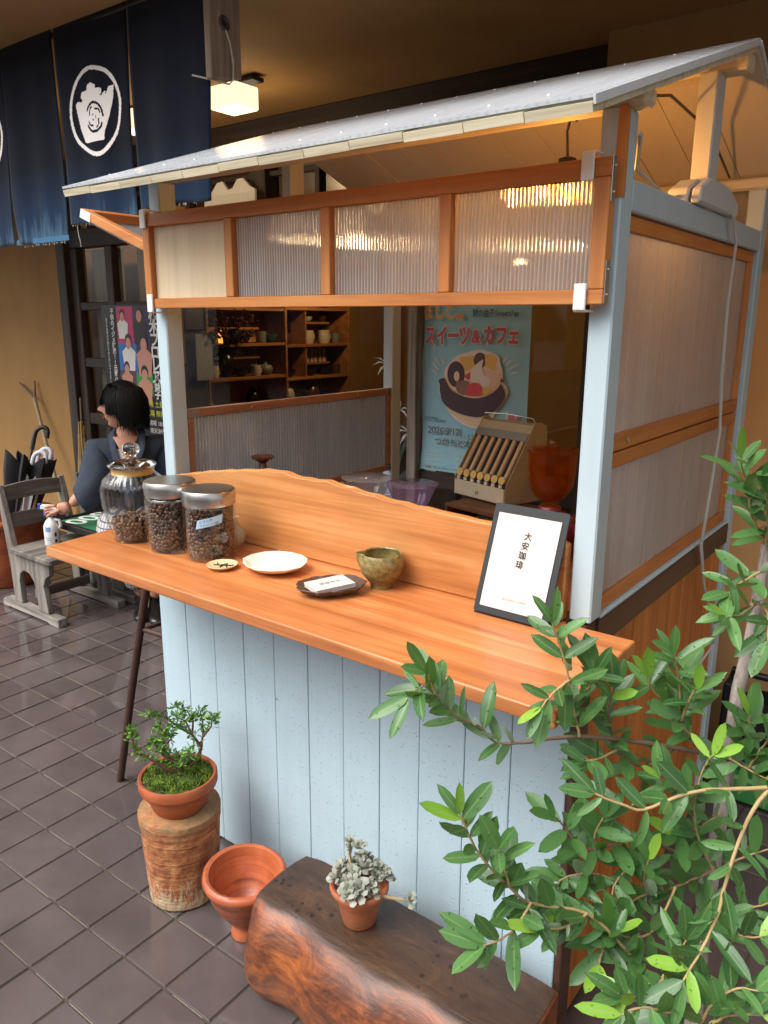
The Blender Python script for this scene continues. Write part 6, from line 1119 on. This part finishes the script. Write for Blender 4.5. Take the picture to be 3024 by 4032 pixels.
for j in range(nv + 1):
    th_ = pi * j / nv
    for k in range(nu): q = 2 * pi * k / nu; vs.append(tuple(head_pt(max(.0001, sin(th_)) * cos(q), max(.0001, sin(th_)) * sin(q), -cos(th_))))
body.add(vs, [(i * nu + k, i * nu + (k + 1) % nu, (i + 1) * nu + (k + 1) % nu, (i + 1) * nu + k) for i in range(nv) for k in range(nu)])
# right hand closed on the bottle trigger
BT = Vector((-1.93, .75, .359)); pal_c = Vector((-1.878, .785, .548)); palm = skin([(wrR, .026), ((wrR + pal_c) / 2, (.02, .034)), (pal_c, (.017, .036)), (pal_c + Vector((-.02, -.012, -.004)), (.014, .032))], [(0, 1), (1, 2), (2, 3)]); body.add(*palm)
hx = Vector((-.80, -.52, 0)).normalized(); hy = Vector((0, 0, -1))
for k, (dz, l1) in enumerate(((.028, .036), (.010, .04), (-.008, .038), (-.026, .03))):
    a = pal_c + Vector((-.018, -.012, dz * .8 - .004)); b = a + hx * l1 + Vector((-.006, -.02, -.004)); c = b + hx * .018 + Vector((.006, .012, -.018)); d = c + Vector((.016, .014, -.010)); body.add(*skin([(a, .0095), (b, .0088), (c, .008), (d, .007)], [(0, 1), (1, 2), (2, 3)], sub=1))
a = pal_c + Vector((.012, -.012, .0)); body.add(*skin([(a, .011), (a + Vector((-.014, -.03, -.012)), .0095), (a + Vector((-.038, -.04, -.018)), .008)], [(0, 1), (1, 2)], sub=1))
body.add(*skin([(wrL, .026), (wrL + F_ * .06 + Rr * .03, (.02, .036)), (wrL + F_ * .1 + Rr * .04, (.014, .034))], [(0, 1), (1, 2)]))
for k in range(4): p = wrL + F_ * .1 + Rr * .04 + Rr.cross(Z_) * 0 + Vector((.0, .0, .0)) + Rr * (k - 1.5) * .017; body.add(*skin([(p, .009), (p + F_ * .04 - Z_ * .006, .0085), (p + F_ * .06 - Z_ * .022, .0075)], [(0, 1), (1, 2)], sub=1))
p = wrL + F_ * .05 + Rr * .06; body.add(*skin([(p - Rr * .02, .011), (p + Rr * .02 + F_ * .02, .0095), (p + Rr * .03 + F_ * .045, .008)], [(0, 1), (1, 2)], sub=1))
t = MT('skin'); t.set(col=t.mix(t.noise(t.obj((1, 1, 1), rand=False), 25, 3), lin('#b97f66'), lin('#cf9a80')), rough=.5, sss=.08); t.b.inputs['Subsurface Radius'].default_value = (.02, .008, .004); M['skin'] = t.m
body.part('body', M['skin'], pe, smooth=True)
# ear, eyes, glasses, lips
M['hair'] = MT('black_hair'); v = M['hair'].obj((300, 300, 6), rand=False); M['hair'].set(col=lin('#0c0a0a'), rough=.6, spec=.25, nrm=M['hair'].bump(M['hair'].noise(v, 1.0, 3), .5, .002)); M['hair'] = M['hair'].m
for s_ in (1, -1):
    e = HC + hf * .078 + hs_ * .03 * s_ + hu * .016; G().ball(e, .0115, 12, 8).part('eye', plain('eye_dark', '#2a1c16', .2), pe, smooth=True)
    G().tube([e + hf * .022 + hs_ * .020 * cos(q) + hu * .017 * sin(q) for q in [k * pi / 8 for k in range(17)]], .0011, 5).part('glasses_rim', M['gun'], pe, smooth=True)
    G().tube([e + hf * .022 + hs_ * .02 * s_, e + hs_ * .045 * s_ - hf * .0, HC + hs_ * .078 * s_ + hu * .012], .0011, 5).part('glasses_arm', M['gun'], pe, smooth=True)
G().tube([HC + hf * .099 + hs_ * .018 * q - hu * (.052 + .0015 * abs(q)) for q in (-1, -.5, 0, .5, 1)], [.002, .0042, .005, .0042, .002], 8).part('lips', plain('lips', '#a55a50', .5), pe, smooth=True)
hg = G()
def hair_pt(a, b, c):
    k = 1.16 if a < .2 else 1.16 - .16 * min(1, (a - .2) / .5); return HC + hf * (.108 * a * k - .012) + hs_ * (.092 * b * k) + hu * (.118 * c * 1.13 + .008)
vs = []; keep = []
nu, nv = 44, 22
for j in range(nv + 1):
    th_ = pi * (j / nv)
    for q_ in range(nu):
        q = 2 * pi * q_ / nu; a, b, c = sin(th_) * cos(q), sin(th_) * sin(q), cos(th_); vs.append(tuple(hair_pt(a, b, c))); keep.append((a, b, c))
fs = []
for i in range(nv):
    for k in range(nu):
        a, b, c = keep[i * nu + k]
        if c < -.15 and a > -.05: continue
        if c < .18 and a > .55: continue
        if c < -.72: continue
        fs.append((i * nu + k, i * nu + (k + 1) % nu, (i + 1) * nu + (k + 1) % nu, (i + 1) * nu + k))
hg.add(vs, fs); hrr = random.Random(8)
for k in range(620):
    q = hrr.uniform(-pi, pi); a, b = cos(q), sin(q); front = a > .5; top_ = HC + hu * .138 - hf * .012 + Vector((hrr.gauss(0, .01), hrr.gauss(0, .01), 0))
    end = .05 if front else (-.30 if a > .0 else -.85); end += hrr.uniform(-.14, .1) if not front else hrr.uniform(-.06, .1)
    pts = []
    for s_ in range(6):
        u_ = s_ / 5; c = 1 - (1 - end) * u_; rr_ = sqrt(max(0, 1 - min(1, max(c, 0)) ** 2)) if c > 0 else 1.0 - .12 * (c * c); pp_ = hair_pt(a * rr_, b * rr_, c); pts.append(pp_ + (hf * a + hs_ * b) * (.004 + .003 * hrr.random()))
    pts[-1] = pts[-1] + Vector((hrr.gauss(0, .006), hrr.gauss(0, .006), hrr.gauss(0, .008))); hg.tube(pts, [.003, .0034, .0034, .003, .002, .0006], 4, flat=.5)
hg.part('hair', M['hair'], pe, smooth=True)
# robe, shirt, trousers, shoes
t = MT('navy_robe'); v = t.obj((1, 1, 1), rand=False); t.set(col=t.mix(t.noise(v, 18, 4), lin('#2f3642'), lin('#474f5c')), rough=.9, spec=.2, nrm=t.bump(t.noise(v, 9, 3), .6, .02)); M['robe'] = t.m
rb = G(); rb.add(*skin([(W_(-.04, 0, .42), (.19, .15)), (W_(-.03, 0, .58), (.175, .135)), (W_(-.02, 0, .74), (.165, .125)), (W_(-.035, 0, .845), (.13, .10)), (shR + Vector((0, 0, -.005)), .083), (elR + Vector((.03, .03, .02)), .10), (elR.lerp(wrR, .4) + Vector((.01, .01, -.02)), .088), (elR.lerp(wrR, .55) + Vector((0, 0, -.02)), .078), (shL, .085), (elL, .09), (elL.lerp(wrL, .6), .075)],
    [(0, 1), (1, 2), (2, 3), (3, 4), (4, 5), (5, 6), (6, 7), (3, 8), (8, 9), (9, 10)]))
rb.part('robe', M['robe'], pe, smooth=True)
g = G()
for s_ in (1, -1):   # collar bands meeting low on the chest
    A_ = [W_(-.05, .06 * s_, .935), W_(.03, .078 * s_, .915), W_(.105, .07 * s_, .85), W_(.148, .042 * s_ + .008, .76), W_(.178, .012 * s_ + .008, .67), W_(.185, .008, .56)]
    g.tube(A_, [.018, .02, .022, .022, .022, .02], 8, flat=.45)
g.part('collar', M['robe'], pe, smooth=True)
def vneck(u, v, z0, z1, w0, w1, df=0): z = z0 + (z1 - z0) * v; w = w0 + (w1 - w0) * v; return tuple(W_(.168 - .36 * max(0, z - .70) - .9 * ((u - .5) * w) ** 2 / .06 + df, (u - .5) * 2 * w + .008, z))
g = G(); g.grid(8, 8, lambda u, v: vneck(u, v, .68, .85, .004, .058)); g.part('shirt', plain('white_shirt', '#d9d0cc', .9), pe, smooth=True)
g = G(); g.grid(8, 6, lambda u, v: vneck(u, v, .815, .91, .012, .062, .004)); g.part('throat', M['skin'], pe, smooth=True)
t = MT('plaid_cloth'); v = t.obj((1, 1, 1), rand=False); sx_ = t.n('SeparateXYZ', {0: v}); l1 = t.math('SINE', t.math('MULTIPLY', sx_.outputs[2], 260)); l2 = t.math('SINE', t.math('MULTIPLY', t.math('ADD', sx_.outputs[0], sx_.outputs[1]), 260)); m_ = t.math('MAXIMUM', t.n('MapRange', {0: l1, 1: .75, 2: .9}).outputs[0], t.n('MapRange', {0: l2, 1: .75, 2: .9}).outputs[0]); t.set(col=t.mix(m_, lin('#b9b4b2'), lin('#4a4f63')), rough=.9)
g = G()
for a, b, c in ((hiR, knR, anR), (hiL, knL, anL)): g.add(*skin([(a, .10), (b, .085), (b.lerp(c, .5), .07), (b.lerp(c, .86), .066)], [(0, 1), (1, 2), (2, 3)]))
g.part('trousers', t.m, pe, smooth=True)
for an, dr_ in ((anR, Vector((.72, -.69, 0)).normalized()), (anL, F_)):
    g = G(); sd_ = Vector((-dr_.y, dr_.x, 0))
    for s_, w, h, z in ((0, 0, 0, 0),): pass
    rings = []
    for u_, w, h in ((-.075, .02, .05), (-.065, .034, .075), (-.02, .038, .085), (.04, .036, .07), (.09, .044, .052), (.135, .046, .044), (.17, .036, .035), (.185, .015, .025)):
        rings.append([an.xy.to_3d() + dr_ * u_ + sd_ * w * cos(q) + Z_ * (max(0.002, h * .5 + h * .5 * sin(q))) for q in [2 * pi * k / 14 for k in range(14)]])
    g.add([tuple(p) for r_ in rings for p in r_], [(i * 14 + k, i * 14 + (k + 1) % 14, (i + 1) * 14 + (k + 1) % 14, (i + 1) * 14 + k) for i in range(7) for k in range(14)] + [tuple(range(14)), tuple(range(98, 112))]); g.part('shoe', plain('black_leather', '#121212', .3), pe, smooth=True)
# spray bottle
sb = thing('spray_bottle', 'white spray bottle with a blue trigger standing on the chair seat', 'bottle', tuple(BT)); pw_ = plain('white_bottle', '#e8e8e6', .35); bl_ = plain('blue_plastic', '#1f4fb0', .35)
bd = G().lathe([(r, BT.z + z) for r, z in [(.001, 0), (.036, 0), (.038, .004), (.038, .09), (.036, .105), (.026, .125), (.014, .138), (.013, .15), (.001, .15)]], (BT.x, BT.y, 0), 28).part('body', pw_, sb, smooth=True)
rd = Vector((.797, .604, 0)); G().tube([BT + rd * .02 + Z_ * .135, BT + rd * .046 + Z_ * .13, BT + rd * .05 + Z_ * .1, BT + rd * .036 + Z_ * .085], .008, 8).part('grip_loop', pw_, sb, smooth=True)
G().lathe([(.015, BT.z + .150), (.016, BT.z + .165), (.001, BT.z + .166)], (BT.x, BT.y, 0), 18).part('collar', bl_, sb, smooth=True)
g = G(); g.prism([(-.045, .19), (-.04, .212), (.01, .212), (.04, .196), (.045, .186), (.012, .178), (.010, .166), (-.012, .166), (-.015, .186)], lambda a, b: tuple(BT + rd * a + Z_ * b + fw.cross(rd).cross(rd) * 0 + Vector((.6, -.8, 0)) * .013), lambda a, b: tuple(BT + rd * a + Z_ * b - Vector((.6, -.8, 0)) * .013)); g.part('spray_head', pw_, sb, .004, seg=2)
G().box(-.008, .008, -.006, .006, -.016, .016, Matrix.Translation(BT - rd * .05 + Z_ * .202) @ Matrix.Rotation(R(37), 4, 'Z')).part('nozzle', bl_, sb, .002)
G().tube([BT - rd * .02 + Z_ * .187, BT - rd * .032 + Z_ * .165, BT - rd * .03 + Z_ * .145], .005, 8).part('trigger', bl_, sb, smooth=True)
fb = math.atan2(CAM.y - BT.y, CAM.x - BT.x)
def onb(s, z, r=.0385): return (BT.x + r * cos(fb + s / .038), BT.y + r * sin(fb + s / .038), BT.z + z)
for s0, s1, z0, z1, m in ((.012, .024, .018, .034, M['inkm']), (.012, .024, .048, .07, M['inkm']), (-.034, -.006, .075, .1, plain('label_blue', '#7d9cc8', .5)), (-.032, -.004, .03, .034, plain('label_grey', '#a9aab0', .5)), (-.032, -.004, .04, .044, plain('label_grey2', '#a9aab0', .5))):
    g = G(); g.grid(4, 1, lambda u, v: onb(s0 + (s1 - s0) * u, z0 + (z1 - z0) * v)); g.part('label_print', m, sb, smooth=True)
# chalkboard sign on the lap
bs = thing('chalkboard_sign', 'green chalkboard price sign lying across the chair and lap', 'sign', (-1.83, 1.0, .43)); BX0, BX1, BY0, BY1 = -2.045, -1.62, .805, 1.36; BZ = .44
gb_ = plain('chalkboard_green', '#2f6b45', .7, nz=.15, nzs=20)
G().box(BX0 + .02, BX1 - .02, BY0 + .02, BY1 - .02, BZ, BZ + .012).part('board', gb_, bs)
for a, b, c, d in ((BX0, BX1, BY0, BY0 + .024), (BX0, BX1, BY1 - .024, BY1), (BX0, BX0 + .024, BY0 + .0245, BY1 - .0245), (BX1 - .024, BX1, BY0 + .0245, BY1 - .0245)): G().box(a, b, c, d, BZ - .012, BZ + .022).part('frame', M['black'], bs, .003)
text('600', .18, plain('chalk', '#dfe6dc', .9, nz=.1), bs, (-2.005, .965, BZ + .0126), (.22, -.975, 0), (.975, .22, 0), offset=.003)
# ------------------------------------------------------------------ umbrellas in a big pot, bamboo stick, broom
ux, uy = -2.62, .85
G().lathe([(.001, 0), (.19, 0), (.2, .01), (.235, .12), (.26, .25), (.272, .36), (.29, .375), (.292, .40), (.28, .412), (.26, .405), (.245, .36), (.2, .1), (.001, .06)], (ux, uy, 0), 48).solo('umbrella_pot', M['terra'], 'large terracotta pot holding the umbrellas at the left edge', 'pot', (ux, uy, 0), smooth=True)
def umbrella(label, b, top, mat, hm, canopy, hook_dir, shaft):
    th = thing('umbrella', label, 'umbrella', b, 'umbrellas in the terracotta pot'); b = Vector(b); top = Vector(top); d = (top - b).normalized(); hd = Vector(hook_dir)
    G().tube([b, top], .006, 8).part('shaft', shaft, th, smooth=True)
    pts = [top - d * .09, top - d * .02] + [top + hd * .04 * (1 - cos(q)) + d * .04 * sin(q) for q in [k * pi / 8 for k in range(1, 9)]] + [top + hd * .08 - d * .03]
    G().tube(pts, .0125, 12).part('handle', hm, th, smooth=True)
    if canopy:
        l = (top - b).length; u_ = d.orthogonal().normalized(); w_ = d.cross(u_); g = G(); n = 48; rings = [(.04, .012), (.25, canopy * .4), (.5, canopy * .7), (.7, canopy * .92), (.82, canopy)]
        g.add([tuple(b + d * l * t_ + (u_ * cos(2 * pi * k / n) + w_ * sin(2 * pi * k / n)) * r * (1 + .28 * cos(8 * 2 * pi * k / n)) + d * (.03 * cos(8 * 2 * pi * k / n) if t_ > .8 else 0)) for t_, r in rings for k in range(n)], [(i * n + k, i * n + (k + 1) % n, (i + 1) * n + (k + 1) % n, (i + 1) * n + k) for i in range(4) for k in range(n)]); o = g.part('canopy', mat, th, smooth=True)
kc = plain('umbrella_black', '#1b1b1d', .7, nz=.2, nzs=50); wc = plain('umbrella_clear', '#b9c0c4', .25); wh = plain('handle_white', '#d9d8e2', .3)
umbrella('black umbrella with a black crook handle in the terracotta pot', (-2.62, .85, .06), (-2.590, 1.07, .84), kc, M['black'], .115, (.75, .6, .1), M['black'])
umbrella('white handled umbrella in the terracotta pot, rear of the two', (-2.60, .92, .08), (-2.575, 1.07, .715), wc, wh, .05, (.75, .6, .1), M['steel'])
umbrella('white handled umbrella in the terracotta pot, nearer of the two', (-2.56, .86, .08), (-2.54, 1.015, .705), wc, wh, .05, (.75, .6, .1), M['steel'])
bam = plain('bamboo', '#9c8a68', .6, nz=.2, nzs=30); bs_ = thing('bamboo_stick', 'forked bamboo stick leaning on the tan wall', 'stick', (-2.82, 1.36, 0))
A_, B_ = Vector((-2.72, 1.33, 0)), Vector((-3.34, 1.50, .975)); G().tube([A_.lerp(B_, k / 12) for k in range(13)], [.0125 * (1 + (.12 if k % 3 == 0 else 0)) for k in range(13)], 10).part('cane', bam, bs_, smooth=True)
G().tube([B_, Vector((-3.45, 1.51, 1.02)), Vector((-3.57, 1.53, 1.065))], [.009, .008, .007], 8).part('fork', M['otwig2'], bs_, smooth=True); G().tube([B_, Vector((-3.36, 1.52, 1.03)), Vector((-3.37, 1.53, 1.09))], [.009, .008, .007], 8).part('fork', M['otwig2'], bs_, smooth=True)
bro = thing('straw_broom', 'bundle of dry straw leaning in the corner by the dark jamb', 'broom', (-2.67, 1.40, 0)); g = G(); sr = random.Random(2)
for k in range(70):
    a = sr.uniform(0, 6.28); r = sqrt(sr.random()); p0 = Vector((-2.70 + .085 * r * cos(a), 1.38 + .06 * r * sin(a), .02)); p1 = Vector((-2.665 + .05 * r * cos(a), 1.41 + .04 * r * sin(a), .5)); p2 = Vector((-2.665 + .02 * r * cos(a), 1.42 + .02 * r * sin(a), sr.uniform(.78, .88))); g.tube([p0, p1, p2], [.006, .007, .005], 5)
g.part('straw_bundle', plain('straw', '#a98a55', .8, nz=.3, nzs=20), bro, smooth=True, kind='stuff'); G().lathe([(.026, 0), (.028, .02), (.026, .04)], (-2.665, 1.42, .76), 16).part('binding', M['otwig2'], bro, smooth=True)
G().tube([(-2.70, 1.44, .7), (-2.715, 1.46, 1.02)], .006, 6).part('handle', M['otwig2'], bro, smooth=True)
